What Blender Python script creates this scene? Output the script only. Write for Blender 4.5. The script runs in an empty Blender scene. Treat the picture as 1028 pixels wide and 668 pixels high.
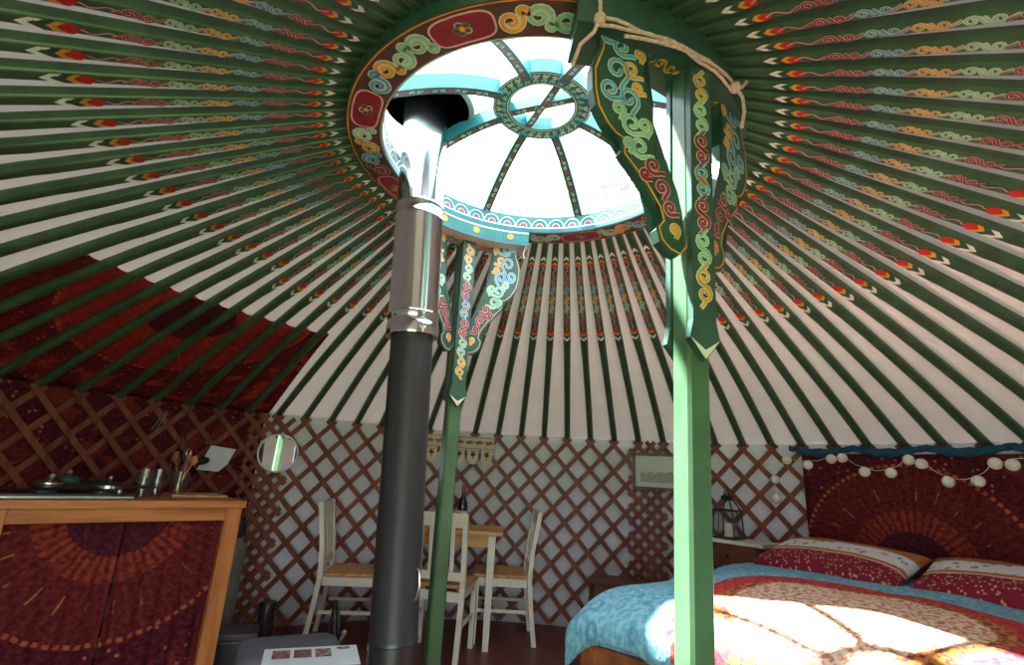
import bpy, bmesh, math, random
from mathutils import Vector, Matrix, noise
random.seed(7)
PI = math.pi
D = bpy.data
C = bpy.context.scene.collection
sc = bpy.context.scene
R = math.radians

# ------------------------------------------------------------------ measured layout
FPX = 514.34
PITCH, ROLL = R(15.2228), R(3.5106)
CAM = Vector((-0.0645, -1.7356, 1.1557))
RW, HW = 2.80, 1.436            # lattice wall radius / height
RI, RO, HR = 0.592, 0.716, 2.311   # crown ring
NP_, PH0, TW = 88, 9.6, 0.101  # roof poles: number, phase, twist (rad)

def pol(az, r, z=0.0):
    a = R(az)
    return Vector((r*math.sin(a), r*math.cos(a), z))

# ------------------------------------------------------------------ materials
def lin(c):
    return tuple(((x/12.92) if x <= .04045 else ((x+.055)/1.055)**2.4) for x in c)
def rgb(r, g, b):
    return lin((r/255, g/255, b/255)) + (1,)

class NT:
    """small expression helper for node materials"""
    def __init__(s, name):
        s.m = D.materials.new(name); s.m.use_nodes = True
        s.t = s.m.node_tree; s.n = s.t.nodes; s.l = s.t.links
        s.bsdf = s.n['Principled BSDF']
    def node(s, k, **kw):
        n = s.n.new(k)
        for a, b in kw.items(): setattr(n, a, b)
        return n
    def put(s, sock, v):
        if hasattr(v, 'is_output'): s.l.new(v, sock)
        else: sock.default_value = v
    def f(s, op, a, b=0.0, c=0.0):
        n = s.node('ShaderNodeMath', operation=op)
        for i, v in enumerate((a, b, c)): s.put(n.inputs[i], v)
        return n.outputs[0]
    def band(s, x, lo, hi):
        return s.f('MULTIPLY', s.f('GREATER_THAN', x, lo), s.f('LESS_THAN', x, hi))
    def sstep(s, x, lo, hi):
        n = s.node('ShaderNodeMapRange', interpolation_type='SMOOTHSTEP')
        s.put(n.inputs['Value'], x); n.inputs['From Min'].default_value = lo; n.inputs['From Max'].default_value = hi
        return n.outputs[0]
    def mix(s, fac, a, b):
        n = s.node('ShaderNodeMix', data_type='RGBA')
        s.put(n.inputs[0], fac); s.put(n.inputs[6], a); s.put(n.inputs[7], b)
        return n.outputs[2]
    def uv(s):
        n = s.node('ShaderNodeUVMap'); x = s.node('ShaderNodeSeparateXYZ')
        s.l.new(n.outputs[0], x.inputs[0]); s.uvo = n.outputs[0]
        return x.outputs[0], x.outputs[1]
    def coord(s, kind='Object', scale=(1, 1, 1)):
        tc = s.node('ShaderNodeTexCoord'); mp = s.node('ShaderNodeMapping')
        s.l.new(tc.outputs[kind], mp.inputs[0]); mp.inputs['Scale'].default_value = scale
        return mp.outputs[0]
    def noise(s, vec, scale, detail=4, rough=.55):
        n = s.node('ShaderNodeTexNoise'); s.l.new(vec, n.inputs['Vector'])
        n.inputs['Scale'].default_value = scale; n.inputs['Detail'].default_value = detail; n.inputs['Roughness'].default_value = rough
        return n.outputs[0]
    def voro(s, vec, scale, feature='F1', out='Distance'):
        n = s.node('ShaderNodeTexVoronoi', feature=feature); s.l.new(vec, n.inputs['Vector'])
        n.inputs['Scale'].default_value = scale
        return n.outputs[out]
    def bump(s, h, strength=.3, dist=.01):
        n = s.node('ShaderNodeBump'); n.inputs['Strength'].default_value = strength; n.inputs['Distance'].default_value = dist
        s.l.new(h, n.inputs['Height']); s.l.new(n.outputs[0], s.bsdf.inputs['Normal'])
    def done(s, col=None, rough=.6, metal=0.0, spec=.5):
        if col is not None: s.put(s.bsdf.inputs['Base Color'], col)
        s.put(s.bsdf.inputs['Roughness'], rough); s.bsdf.inputs['Metallic'].default_value = metal
        s.bsdf.inputs['Specular IOR Level'].default_value = spec
        return s.m

def paint(name, c, rough=.45, var=.12, scale=14, bump=0.0, metal=0.0, spec=.5):
    t = NT(name); v = t.coord('Object')
    n = t.noise(v, scale)
    dark = tuple(x*(1-var*1.6) for x in c[:3])+(1,); light = tuple(min(1, x*(1+var)) for x in c[:3])+(1,)
    col = t.mix(t.sstep(n, .3, .7), dark, light)
    if bump: t.bump(n, bump, .004)
    return t.done(col, rough, metal, spec)

def wood(name, c1, c2, axis=2, rough=.5, scale=9, spec=.4):
    t = NT(name); s = [scale*2.2]*3; s[axis] = scale*.16
    v = t.coord('Object', tuple(s)); n = t.noise(v, 1.0, 5, .6)
    col = t.mix(t.sstep(n, .32, .68), c1, c2)
    t.bump(n, .12, .003)
    return t.done(col, rough, 0, spec)

def cloth(name, c, var=.1, rough=.9, scale=200, wr=6):
    t = NT(name); v = t.coord('Object')
    n = t.noise(v, wr, 3); w = t.noise(v, scale, 2)
    col = t.mix(t.sstep(n, .3, .7), tuple(x*(1-var) for x in c[:3])+(1,), tuple(min(1, x*(1+var)) for x in c[:3])+(1,))
    t.bump(t.f('ADD', n, t.f('MULTIPLY', w, .05)), .35, .02)
    return t.done(col, rough, 0, .15)

M = {}
CANVAS_T = .008
M['canvas'] = cloth('canvas_fabric', rgb(238, 228, 226), .03, wr=5)
def add_translucency(m, fac, c):
    t = m.node_tree; out = t.nodes['Material Output']; bs = t.nodes['Principled BSDF']
    tl = t.nodes.new('ShaderNodeBsdfTranslucent'); tl.inputs[0].default_value = c
    mx = t.nodes.new('ShaderNodeMixShader'); mx.inputs[0].default_value = fac
    t.links.new(bs.outputs[0], mx.inputs[1]); t.links.new(tl.outputs[0], mx.inputs[2]); t.links.new(mx.outputs[0], out.inputs[0])
add_translucency(M['canvas'], CANVAS_T, rgb(240, 226, 222))
M['lining'] = cloth('lining_fabric', rgb(230, 230, 238), .03, wr=5)
M['pole'] = paint('pole_green_paint', rgb(66, 92, 70), .38, .14)
M['column'] = paint('column_green_paint', rgb(72, 108, 76), .35, .12, 9)
M['panelgreen'] = paint('panel_dark_green_paint', rgb(52, 86, 74), .42, .12)
M['maroon'] = paint('maroon_paint', rgb(146, 38, 54), .45)
M['red'] = paint('red_paint', rgb(206, 42, 34), .45)
M['orange'] = paint('orange_paint', rgb(238, 160, 56), .45)
M['mint'] = paint('mint_paint', rgb(150, 206, 178), .45)
M['blue'] = paint('blue_paint', rgb(92, 164, 214), .45)
M['navy'] = paint('navy_paint', rgb(44, 62, 100), .45)
M['white'] = paint('white_paint', rgb(246, 248, 244), .4, .02)
M['pink'] = paint('pale_pink_paint', rgb(230, 176, 176), .45, .06)
M['pale'] = paint('pale_outline_paint', rgb(214, 220, 196), .45, .06)
M['teal'] = paint('turquoise_paint', rgb(46, 124, 130), .4, .08)
M['deepteal'] = paint('deep_turquoise_paint', rgb(36, 118, 130), .4, .1)
M['ringbrown'] = paint('ring_brown_paint', rgb(92, 60, 58), .45, .14)
M['ochre'] = paint('ochre_paint', rgb(205, 170, 80), .45)
M['leafgreen'] = paint('leaf_green_paint', rgb(60, 140, 100), .45)  # plain green for flowers and header stripes
M['lath'] = wood('lath_wood', rgb(104, 50, 36), rgb(142, 76, 52), 2, .5, 8)
M['pine'] = wood('pine_wood', rgb(176, 100, 50), rgb(214, 140, 80), 2, .45)
M['pineh'] = wood('pine_wood_long', rgb(168, 94, 48), rgb(212, 136, 78), 0, .45)
M['oak'] = wood('table_top_wood', rgb(186, 132, 74), rgb(220, 170, 108), 0, .4)
M['walnut'] = wood('brown_wood', rgb(92, 54, 40), rgb(130, 80, 56), 0, .45)
M['bedwood'] = wood('bed_wood', rgb(132, 74, 44), rgb(172, 104, 62), 0, .45)
M['chairwhite'] = paint('chair_white_paint', rgb(236, 230, 214), .4, .03)
M['blackmetal'] = paint('black_enamel', rgb(40, 42, 48), .36, .1, spec=.6)
M['black'] = paint('black_plastic', rgb(20, 20, 22), .4, .1)
M['candle'] = paint('candle_wax', rgb(240, 232, 214), .5, .02)
M['rope'] = paint('rope_fibre', rgb(226, 184, 176), .85, .15, 120, .4)
M['cord'] = paint('thin_cord_white', rgb(226, 224, 218), .8, .05)
M['greyfab'] = cloth('grey_fabric', rgb(98, 98, 106), .1, wr=9)
M['bluecloth'] = cloth('blue_scarf_fabric', rgb(42, 80, 108), .2, wr=12)
M['chrome'] = NT('polished_steel').done(rgb(205, 206, 210), .13, 1.0)
M['steel'] = NT('brushed_steel').done(rgb(190, 188, 186), .28, 1.0)
M['paper'] = paint('paper_white', rgb(226, 230, 236), .7, .03)
M['leafletp'] = paint('leaflet_paper', rgb(220, 232, 236), .5, .02)
M['bottle'] = paint('dark_bottle_glass', rgb(18, 26, 22), .12, .05, spec=.7)
M['redcap'] = paint('red_capsule', rgb(170, 30, 44), .35, .05)
M['ball'] = paint('white_cotton_ball', rgb(238, 226, 222), .85, .05, 60, .5)
M['canister'] = paint('grey_canister_paint', rgb(118, 116, 112), .4, .08)
M['binbrown'] = paint('dark_purple_enamel', rgb(52, 34, 44), .18, .08, spec=.7)
M['beige'] = paint('beige_edge_paint', rgb(196, 180, 166), .5, .06)
M['pelmet'] = cloth('pelmet_linen', rgb(226, 208, 180), .05, wr=10)
M['pelmetmark'] = paint('pelmet_brown_stitch', rgb(84, 66, 54), .8, .1)
M['mirror'] = NT('mirror_silver').done(rgb(235, 235, 235), .02, 1.0)
M['framewood'] = wood('picture_frame_wood', rgb(96, 78, 62), rgb(130, 108, 86), 0, .5)
M['mat'] = paint('picture_mount', rgb(206, 208, 206), .6, .02)
M['stone'] = paint('grey_plate', rgb(72, 72, 74), .5, .1)

def glassmat(name, tint, milky):
    t = NT(name); tr = t.node('ShaderNodeBsdfTransparent'); tr.inputs[0].default_value = tint
    tl = t.node('ShaderNodeBsdfTranslucent'); tl.inputs[0].default_value = (.95, .97, 1, 1)
    gl = t.node('ShaderNodeBsdfGlossy'); gl.inputs['Roughness'].default_value = .05
    m1 = t.node('ShaderNodeMixShader'); m1.inputs[0].default_value = milky
    t.l.new(tr.outputs[0], m1.inputs[1]); t.l.new(tl.outputs[0], m1.inputs[2])
    m2 = t.node('ShaderNodeMixShader'); m2.inputs[0].default_value = .05
    t.l.new(m1.outputs[0], m2.inputs[1]); t.l.new(gl.outputs[0], m2.inputs[2])
    t.l.new(m2.outputs[0], t.n['Material Output'].inputs[0])
    return t.m
M['glazing'] = glassmat('clear_crown_glazing', (.97, .985, 1, 1), .04)
M['glass'] = glassmat('clear_glass', (.9, .93, .93, 1), .04)

def mk_floor():
    t = NT('floor_boards'); v = t.coord('Object', (1, 1, 1)); sx = t.node('ShaderNodeSeparateXYZ'); t.l.new(v, sx.inputs[0])
    n = t.noise(t.coord('Object', (1.2, 14, 1)), 2.0, 5)
    seam = t.f('LESS_THAN', t.f('FRACT', t.f('MULTIPLY', sx.outputs[1], 8.0)), .03)
    col = t.mix(t.sstep(n, .3, .7), rgb(92, 44, 38), rgb(122, 62, 52))
    col = t.mix(seam, col, rgb(50, 26, 22)); t.bump(n, .1, .004)
    return t.done(col, .38, 0, .4)
M['floor'] = mk_floor()

def mk_tapestry(name, c1, c2, c3):
    t = NT(name); x, y = t.uv()
    r = t.f('MULTIPLY', 1.27, t.f('SQRT', t.f('ADD', t.f('MULTIPLY', x, x), t.f('MULTIPLY', y, y))))
    a = t.f('ARCTAN2', y, x); n = t.noise(t.uvo, 7, 4); n2 = t.noise(t.uvo, 45, 3)
    col = t.mix(t.sstep(n2, .35, .7), c1, c2)                 # maroon field
    streak = t.sstep(t.f('SINE', t.f('ADD', t.f('MULTIPLY', a, 60), t.f('MULTIPLY', n, 6))), .2, 1)
    col = t.mix(t.f('MULTIPLY', streak, .22), col, rgb(134, 54, 42))
    core = t.f('LESS_THAN', r, .27)
    col = t.mix(core, col, t.mix(t.sstep(n2, .4, .6), rgb(62, 22, 40), rgb(92, 30, 40)))
    ob = t.band(r, .27, .42)
    obm = t.f('ADD', .45, t.f('MULTIPLY', t.f('SINE', t.f('MULTIPLY', a, 46)), .4))
    obm = t.f('MULTIPLY', ob, t.f('MULTIPLY', obm, t.sstep(n2, .25, .6)))
    col = t.mix(t.f('MULTIPLY', obm, .8), col, rgb(172, 72, 44))
    ray = t.f('POWER', t.f('ABSOLUTE', t.f('COSINE', t.f('MULTIPLY', a, 13))), 260)
    ray = t.f('MULTIPLY', ray, t.f('MULTIPLY', t.band(r, .50, .60), t.f('MULTIPLY', .6, t.sstep(n, .45, .6))))
    col = t.mix(ray, col, rgb(214, 160, 84))
    ring = t.f('MULTIPLY', t.band(r, .738, .762), t.f('GREATER_THAN', t.f('SINE', t.f('MULTIPLY', a, 96)), -.2))
    outer = t.f('GREATER_THAN', r, .765)
    dots = t.f('MULTIPLY', outer, t.f('LESS_THAN', t.voro(t.uvo, 20), .16))
    col = t.mix(t.f('MULTIPLY', outer, .7), col, t.mix(t.sstep(n2, .4, .6), rgb(54, 14, 34), rgb(92, 26, 38)))
    col = t.mix(t.f('MULTIPLY', dots, .45), col, rgb(206, 150, 110))
    big = t.f('MULTIPLY', t.f('GREATER_THAN', r, .95), t.sstep(n, .48, .62))
    col = t.mix(t.f('MULTIPLY', big, .6), col, c3)
    col = t.mix(t.f('MULTIPLY', ring, t.sstep(n2, .2, .5)), col, rgb(176, 88, 52))
    t.bump(t.f('ADD', n, t.f('MULTIPLY', n2, .2)), .3, .02)
    return t.done(col, .85, 0, .15)
M['tap'] = mk_tapestry('mandala_tapestry', rgb(78, 20, 30), rgb(116, 40, 38), rgb(140, 50, 42))
M['tap_backlit'] = mk_tapestry('backlit_tapestry_cloth', rgb(132, 26, 40), rgb(176, 50, 46), rgb(206, 70, 52))  # same cloth in brighter reds: glow through the canvas put into the colour

def mk_duvet():
    t = NT('printed_duvet_cotton'); x, y = t.uv(); x = t.f('MAXIMUM', t.f('MULTIPLY_ADD', x, 1.6, .33), t.f('MULTIPLY', x, .70)); y = t.f('MAXIMUM', y, t.f('MULTIPLY', y, -1.38))     # uv: -1..1 over the cover
    n = t.noise(t.uvo, 6, 4); n2 = t.noise(t.uvo, 36, 3); vo = t.voro(t.uvo, 9)
    ax = t.f('POWER', t.f('ABSOLUTE', x), 2.2); ay = t.f('POWER', t.f('ABSOLUTE', y), 2.2)
    e = t.f('POWER', t.f('ADD', ax, ay), 1/2.2); e = t.f('ADD', e, t.f('MULTIPLY', t.f('SUBTRACT', n2, .5), .05))
    cream = t.mix(t.sstep(n2, .45, .6), rgb(232, 206, 182), rgb(186, 120, 92))
    flower = t.f('LESS_THAN', vo, .16); cream = t.mix(t.f('MULTIPLY', flower, .5), cream, rgb(150, 76, 66))
    pat = t.mix(t.sstep(n2, .42, .58), rgb(116, 62, 66), rgb(204, 132, 60))
    redc = t.mix(t.sstep(n2, .4, .65), rgb(178, 44, 60), rgb(206, 88, 84))
    ringy = t.band(vo, .22, .32)
    bl = t.mix(t.sstep(n2, .35, .65), rgb(96, 160, 190), rgb(142, 194, 208))
    bl = t.mix(t.f('MULTIPLY', ringy, .55), bl, rgb(72, 128, 170))
    col = t.mix(t.f('GREATER_THAN', e, .58), cream, pat)
    col = t.mix(t.f('GREATER_THAN', e, .66), col, redc)
    col = t.mix(t.f('GREATER_THAN', e, .84), col, bl)
    t.bump(t.f('ADD', n, t.f('MULTIPLY', n2, .15)), .5, .03)
    return t.done(col, .9, 0, .15)
M['duvet'] = mk_duvet()

def mk_pillow():
    t = NT('banded_pillow_cotton'); x, y = t.uv()     # y: 0 front .. 1 back
    n2 = t.noise(t.uvo, 60, 3); vo = t.voro(t.uvo, 30); vb = t.voro(t.uvo, 11)
    col = t.mix(t.f('LESS_THAN', vo, .3), rgb(126, 34, 52), rgb(196, 150, 120))
    och = t.mix(t.sstep(n2, .4, .6), rgb(150, 92, 54), rgb(186, 122, 76))
    wh = t.mix(t.band(vb, .14, .3), rgb(212, 212, 214), rgb(104, 112, 136))
    col = t.mix(t.f('GREATER_THAN', y, .30), col, rgb(214, 180, 168))
    col = t.mix(t.f('GREATER_THAN', y, .33), col, och)
    col = t.mix(t.f('GREATER_THAN', y, .39), col, wh)
    col = t.mix(t.f('GREATER_THAN', y, .68), col, och)
    t.bump(n2, .2, .01)
    return t.done(col, .9, 0, .15)
M['pillow'] = mk_pillow()

def mk_picture():
    t = NT('landscape_print'); x, y = t.uv(); n = t.noise(t.uvo, 4, 5); n2 = t.noise(t.uvo, 18, 4)
    h = t.f('ADD', .5, t.f('MULTIPLY', t.f('SUBTRACT', n, .5), .7))
    col = t.mix(t.f('LESS_THAN', y, h), rgb(206, 208, 200), t.mix(t.sstep(n2, .35, .65), rgb(118, 124, 106), rgb(190, 190, 178)))
    return t.done(col, .3)
M['picture'] = mk_picture()
def mk_photo(name, a, b, c):
    t = NT(name); v = t.coord('Object'); n = t.noise(v, 38, 3); n2 = t.noise(v, 90, 3)
    return t.done(t.mix(t.sstep(n2, .45, .6), t.mix(t.sstep(n, .42, .58), a, b), c), .4)
M['ph1'] = mk_photo('leaflet_photo_red', rgb(126, 60, 66), rgb(170, 128, 130), rgb(90, 70, 80))
M['ph2'] = mk_photo('leaflet_photo_brown', rgb(112, 74, 52), rgb(184, 176, 170), rgb(86, 66, 52))
M['ph3'] = mk_photo('leaflet_photo_grey', rgb(70, 66, 60), rgb(196, 190, 176), rgb(110, 104, 90))

# ------------------------------------------------------------------ mesh builder
class MB:
    def __init__(s): s.v = []; s.f = []; s.m = []; s.uv = {}
    def add(s, vs, fs, mi=0, T=None):
        o = len(s.v)
        s.v += [tuple(T @ Vector(v)) if T else tuple(v) for v in vs]
        s.f += [tuple(i+o for i in f) for f in fs]; s.m += [mi]*len(fs)
        return o
    def box(s, a, b, mi=0, T=None, bev=0.0):
        x0, y0, z0 = a; x1, y1, z1 = b
        if bev <= 0:
            vs = [(x0,y0,z0),(x1,y0,z0),(x1,y1,z0),(x0,y1,z0),(x0,y0,z1),(x1,y0,z1),(x1,y1,z1),(x0,y1,z1)]
            s.add(vs, [(0,3,2,1),(4,5,6,7),(0,1,5,4),(1,2,6,5),(2,3,7,6),(3,0,4,7)], mi, T); return
        bm = bmesh.new(); bmesh.ops.create_cube(bm, size=1)
        for v in bm.verts: v.co = Vector(((x0+x1)/2+v.co.x*(x1-x0), (y0+y1)/2+v.co.y*(y1-y0), (z0+z1)/2+v.co.z*(z1-z0)))
        bmesh.ops.bevel(bm, geom=bm.edges[:], offset=bev, segments=2, affect='EDGES', profile=.6)
        s.frombm(bm, mi, T)
    def frombm(s, bm, mi=0, T=None):
        bm.verts.index_update()
        s.add([v.co.copy() for v in bm.verts], [[v.index for v in f.verts] for f in bm.faces], mi, T); bm.free()
    def tube(s, pts, r, n=8, mi=0, T=None, cap=True, closed=False):
        pts = [Vector(p) for p in pts]; k = len(pts); vs = []; fs = []
        prev = None
        for i, p in enumerate(pts):
            d = (pts[(i+1) % k]-pts[i-1]) if closed else (pts[min(i+1, k-1)]-pts[max(i-1, 0)])
            d.normalize()
            if prev is None:
                u = d.orthogonal().normalized()
            else:
                u = (prev - d*prev.dot(d)); u = u.normalized() if u.length > 1e-6 else d.orthogonal().normalized()
            prev = u; w = d.cross(u); rr = r[i] if isinstance(r, (list, tuple)) else r
            for j in range(n):
                a = 2*PI*j/n; vs.append(p+(u*math.cos(a)+w*math.sin(a))*rr)
        m = k if closed else k-1
        for i in range(m):
            for j in range(n):
                a = i*n+j; b = i*n+(j+1) % n; c = ((i+1) % k)*n+(j+1) % n; d = ((i+1) % k)*n+j
                fs.append((a, b, c, d))
        if cap and not closed: fs += [tuple(range(n))[::-1], tuple((k-1)*n+j for j in range(n))]
        s.add(vs, fs, mi, T)
    def lathe(s, prof, n=32, mi=0, T=None, c=(0, 0, 0)):
        vs = []; fs = []; k = len(prof)
        for r, z in prof:
            for j in range(n):
                a = 2*PI*j/n; vs.append((c[0]+r*math.cos(a), c[1]+r*math.sin(a), c[2]+z))
        for i in range(k-1):
            for j in range(n):
                fs.append((i*n+j, i*n+(j+1) % n, (i+1)*n+(j+1) % n, (i+1)*n+j))
        if prof[0][0] > 1e-5: fs.append(tuple(range(n))[::-1])
        if prof[-1][0] > 1e-5: fs.append(tuple((k-1)*n+j for j in range(n)))
        s.add(vs, fs, mi, T)
    def sphere(s, c, r, n=14, mi=0, T=None):
        rr = r if isinstance(r, (list, tuple)) else (r, r, r)
        bm = bmesh.new(); bmesh.ops.create_uvsphere(bm, u_segments=n, v_segments=max(6, n*2//3), radius=1)
        for v in bm.verts: v.co = Vector((c[0]+v.co.x*rr[0], c[1]+v.co.y*rr[1], c[2]+v.co.z*rr[2]))
        s.frombm(bm, mi, T)
    def prism(s, outline, d0, d1, mi=0, T=None):
        """outline in (x, z), extruded along y from d0 to d1"""
        n = len(outline)
        bm = bmesh.new()
        a = [bm.verts.new((x, d0, z)) for x, z in outline]; b = [bm.verts.new((x, d1, z)) for x, z in outline]
        bm.faces.new(a); bm.faces.new(b[::-1])
        for i in range(n): bm.faces.new((a[i], b[i], b[(i+1) % n], a[(i+1) % n]))
        bmesh.ops.triangulate(bm, faces=[f for f in bm.faces if len(f.verts) > 4])
        bmesh.ops.recalc_face_normals(bm, faces=bm.faces[:])
        s.frombm(bm, mi, T)
    def grid(s, fn, nu, nv, mi=0, uvfn=None, closeu=False):
        o = len(s.v); vs = []; fs = []
        for i in range(nu+1):
            for j in range(nv+1):
                vs.append(fn(i/nu, j/nv))
                if uvfn: s.uv[o+len(vs)-1] = uvfn(i/nu, j/nv)
        for i in range(nu):
            for j in range(nv):
                fs.append((i*(nv+1)+j, (i+1)*(nv+1)+j, (i+1)*(nv+1)+j+1, i*(nv+1)+j+1))
        s.add(vs, fs, mi)
    def ribbon(s, pts, w, mi, fn):
        """flat painted strip: 2-D polyline of width w placed on a surface by fn(u, v)"""
        k = len(pts); vs = []; fs = []
        for i in range(k):
            x0, y0 = pts[max(i-1, 0)]; x1, y1 = pts[min(i+1, k-1)]
            dx, dy = x1-x0, y1-y0; l = math.hypot(dx, dy) or 1; nx, ny = -dy/l*w/2, dx/l*w/2
            vs += [fn(pts[i][0]+nx, pts[i][1]+ny), fn(pts[i][0]-nx, pts[i][1]-ny)]
        for i in range(k-1): fs.append((2*i, 2*i+1, 2*i+3, 2*i+2))
        s.add(vs, fs, mi)
    def poly(s, pts, mi, fn):
        s.add([fn(*p) for p in pts], [tuple(range(len(pts)))], mi)
    def build(s, name, mats, parent=None, smooth=False, origin=None, recalc=True, angle=40):
        me = D.meshes.new(name)
        o0 = Vector(origin) if origin is not None else Vector((0, 0, 0))
        me.from_pydata([tuple(Vector(v)-o0) for v in s.v], [], s.f)
        for m in (mats if isinstance(mats, (list, tuple)) else [mats]): me.materials.append(m)
        me.polygons.foreach_set('material_index', s.m)
        if s.uv:
            ul = me.uv_layers.new(name='UVMap')
            for lp in me.loops: ul.data[lp.index].uv = s.uv.get(lp.vertex_index, (0, 0))
        if recalc:
            bm = bmesh.new(); bm.from_mesh(me); bmesh.ops.recalc_face_normals(bm, faces=bm.faces[:]); bm.to_mesh(me); bm.free()
        if smooth:
            me.polygons.foreach_set('use_smooth', [True]*len(me.polygons))
            me.set_sharp_from_angle(angle=R(angle))
        me.update()
        ob = D.objects.new(name, me); C.objects.link(ob)
        if parent is not None:
            ob.parent = parent
            ob.location = o0 - (parent_world(parent)) if origin is not None else (0, 0, 0)
        else: ob.location = o0
        return ob
def parent_world(p):
    v = Vector(p.location)
    while p.parent: p = p.parent; v += Vector(p.location)
    return v

def tag(o, label, cat, group=None):
    o['label'] = label; o['category'] = cat
    if group: o['group'] = group
    return o
def thing(name, label, cat, loc=(0, 0, 0), rz=0.0, group=None):
    o = D.objects.new(name, None); C.objects.link(o); o.empty_display_size = .1
    o.location = loc; o.rotation_euler = (0, 0, rz)
    return tag(o, label, cat, group)
def struct(o): o['kind'] = 'structure'; return o
def copy_tree(o, parent=None):
    c = o.copy(); C.objects.link(c); c.parent = parent
    for ch in [x for x in D.objects if x.parent == o and x is not c]: copy_tree(ch, c)
    return c

# projection into the photograph's frame (used only to word labels)
cp, sp = math.cos(PITCH), math.sin(PITCH)
FW = Vector((0, cp, sp)); _u = Vector((0, -sp, cp)); _r = Vector((1, 0, 0))
cr, sr = math.cos(ROLL), math.sin(ROLL)
RT = _r*cr + _u*sr; UP = _u*cr - _r*sr
def pix(P):
    d = Vector(P)-CAM; z = d.dot(FW)
    if z < .05: return None
    return (514+FPX*d.dot(RT)/z, 334-FPX*d.dot(UP)/z)

def on_tap(px, py, r):
    """place along the view ray of a photograph position onto the wall cylinder of radius r"""
    d = FW+RT*((px-514)/FPX)-UP*((py-334)/FPX)
    a = d.x**2+d.y**2; bb = 2*(d.x*CAM.x+d.y*CAM.y); c = CAM.x**2+CAM.y**2-r*r
    t = (-bb+math.sqrt(bb*bb-4*a*c))/(2*a); P = CAM+d*t
    return P

# ------------------------------------------------------------------ scroll painting
def curl(cx, cy, r0, flip=1, turns=1.35, n=16, tail=1.6):
    pts = [(cx-r0*tail, cy+flip*r0*.75), (cx-r0*(tail*.8), cy+flip*r0*.35)]
    for i in range(n+1):
        k = i/n; a = PI + k*turns*2*PI; r = r0*(1-.8*k)
        pts.append((cx+r*math.cos(a), cy+flip*r*math.sin(a)*-1*-1))
    return pts
def mirror_x(pts, cx): return [(2*cx-x, y) for x, y in pts]
def scroll_seg(x0, x1, h):
    """one coloured link of the running scroll: two opposed spirals joined by an S"""
    l = x1-x0; r = min(h*.46, l*.24); c1, c2 = x0+l*.27, x0+l*.73
    a = mirror_x(curl(0, 0, r, 1, 1.3, 12, 1.5), 0)
    a = [(c1+x, y) for x, y in a]
    b = [(c2+x, y) for x, y in curl(0, 0, r, -1, 1.3, 12, 1.5)]
    return [a, b, [(x0-l*.12, r*.5), (x0+l*.05, -r*.1), (c1-r, -r*.3)], [(c2+r, r*.3), (x1-l*.05, r*.1), (x1+l*.1, -r*.5)]]

# ------------------------------------------------------------------ camera
cd = D.cameras.new('camera'); cam = D.objects.new('camera', cd); C.objects.link(cam)
cd.sensor_width = 36; cd.sensor_fit = 'HORIZONTAL'; cd.lens = FPX/1028*36; cd.clip_start = .02
mw = Matrix((RT, UP, -FW)).transposed().to_4x4(); mw.translation = CAM
cam.matrix_world = mw
sc.camera = cam

# ------------------------------------------------------------------ setting: floor, wall lining, canvas roof
b = MB(); b.lathe([(RW+.12, -.04), (RW+.12, 0), (0.0001, 0)], 96)
struct(b.build('floor', M['floor']))
b = MB(); b.grid(lambda u, v: ((u-.5)*60, (v-.5)*60, -.06), 2, 2)
gm = paint('grass_ground', rgb(96, 118, 70), .9, .3, 3)
struct(b.build('ground', gm))

FILL_DOOR = 18.0  # half-angle of an unseen doorway gap, added behind the viewer for sky fill
b = MB()
def lin_fn(u, v):
    az = -180+FILL_DOOR+u*(360-2*FILL_DOOR); z = v*(HW+.10)
    return pol(az, RW+.03+.006*math.sin(az*1.7)*math.sin(v*9+az*.3), z)
b.grid(lin_fn, 240, 12)
o = struct(b.build('wall_round', M['lining'], smooth=True, recalc=False)); 
sm = o.modifiers.new('thick', 'SOLIDIFY'); sm.thickness = .05; sm.offset = -1

def bulge(k):    # k: 0 ring .. 1 wall
    return .034*math.sin(PI*min(1, max(0, k))**1.35)
POLE_A = lambda az: pol(az, RW, HW)
POLE_B = lambda az: pol(az+math.degrees(TW), RO-.035, HR+.06)
def roof_pt(az, k, off):
    """point on the roof cone above pole of wall azimuth az; k 0 ring..1 wall; off = height above the pole's underside"""
    a2 = az
    r = RO+(RW-RO)*k; z = HR+.06+(HW-HR-.06)*k
    sl = math.atan2(HR+.06-HW, RW-RO)
    o = off+bulge(k)
    return pol(a2, r+math.sin(sl)*o, z+math.cos(sl)*o)
b = MB()
def roof_fn(u, v):
    az = -180+u*360; k = -.022+v*1.037
    return roof_pt(az, k, .043+.004*math.sin(u*NP_*2*PI))
b.grid(roof_fn, 352, 14)
o = struct(b.build('ceiling', M['canvas'], smooth=True, recalc=False))

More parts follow.
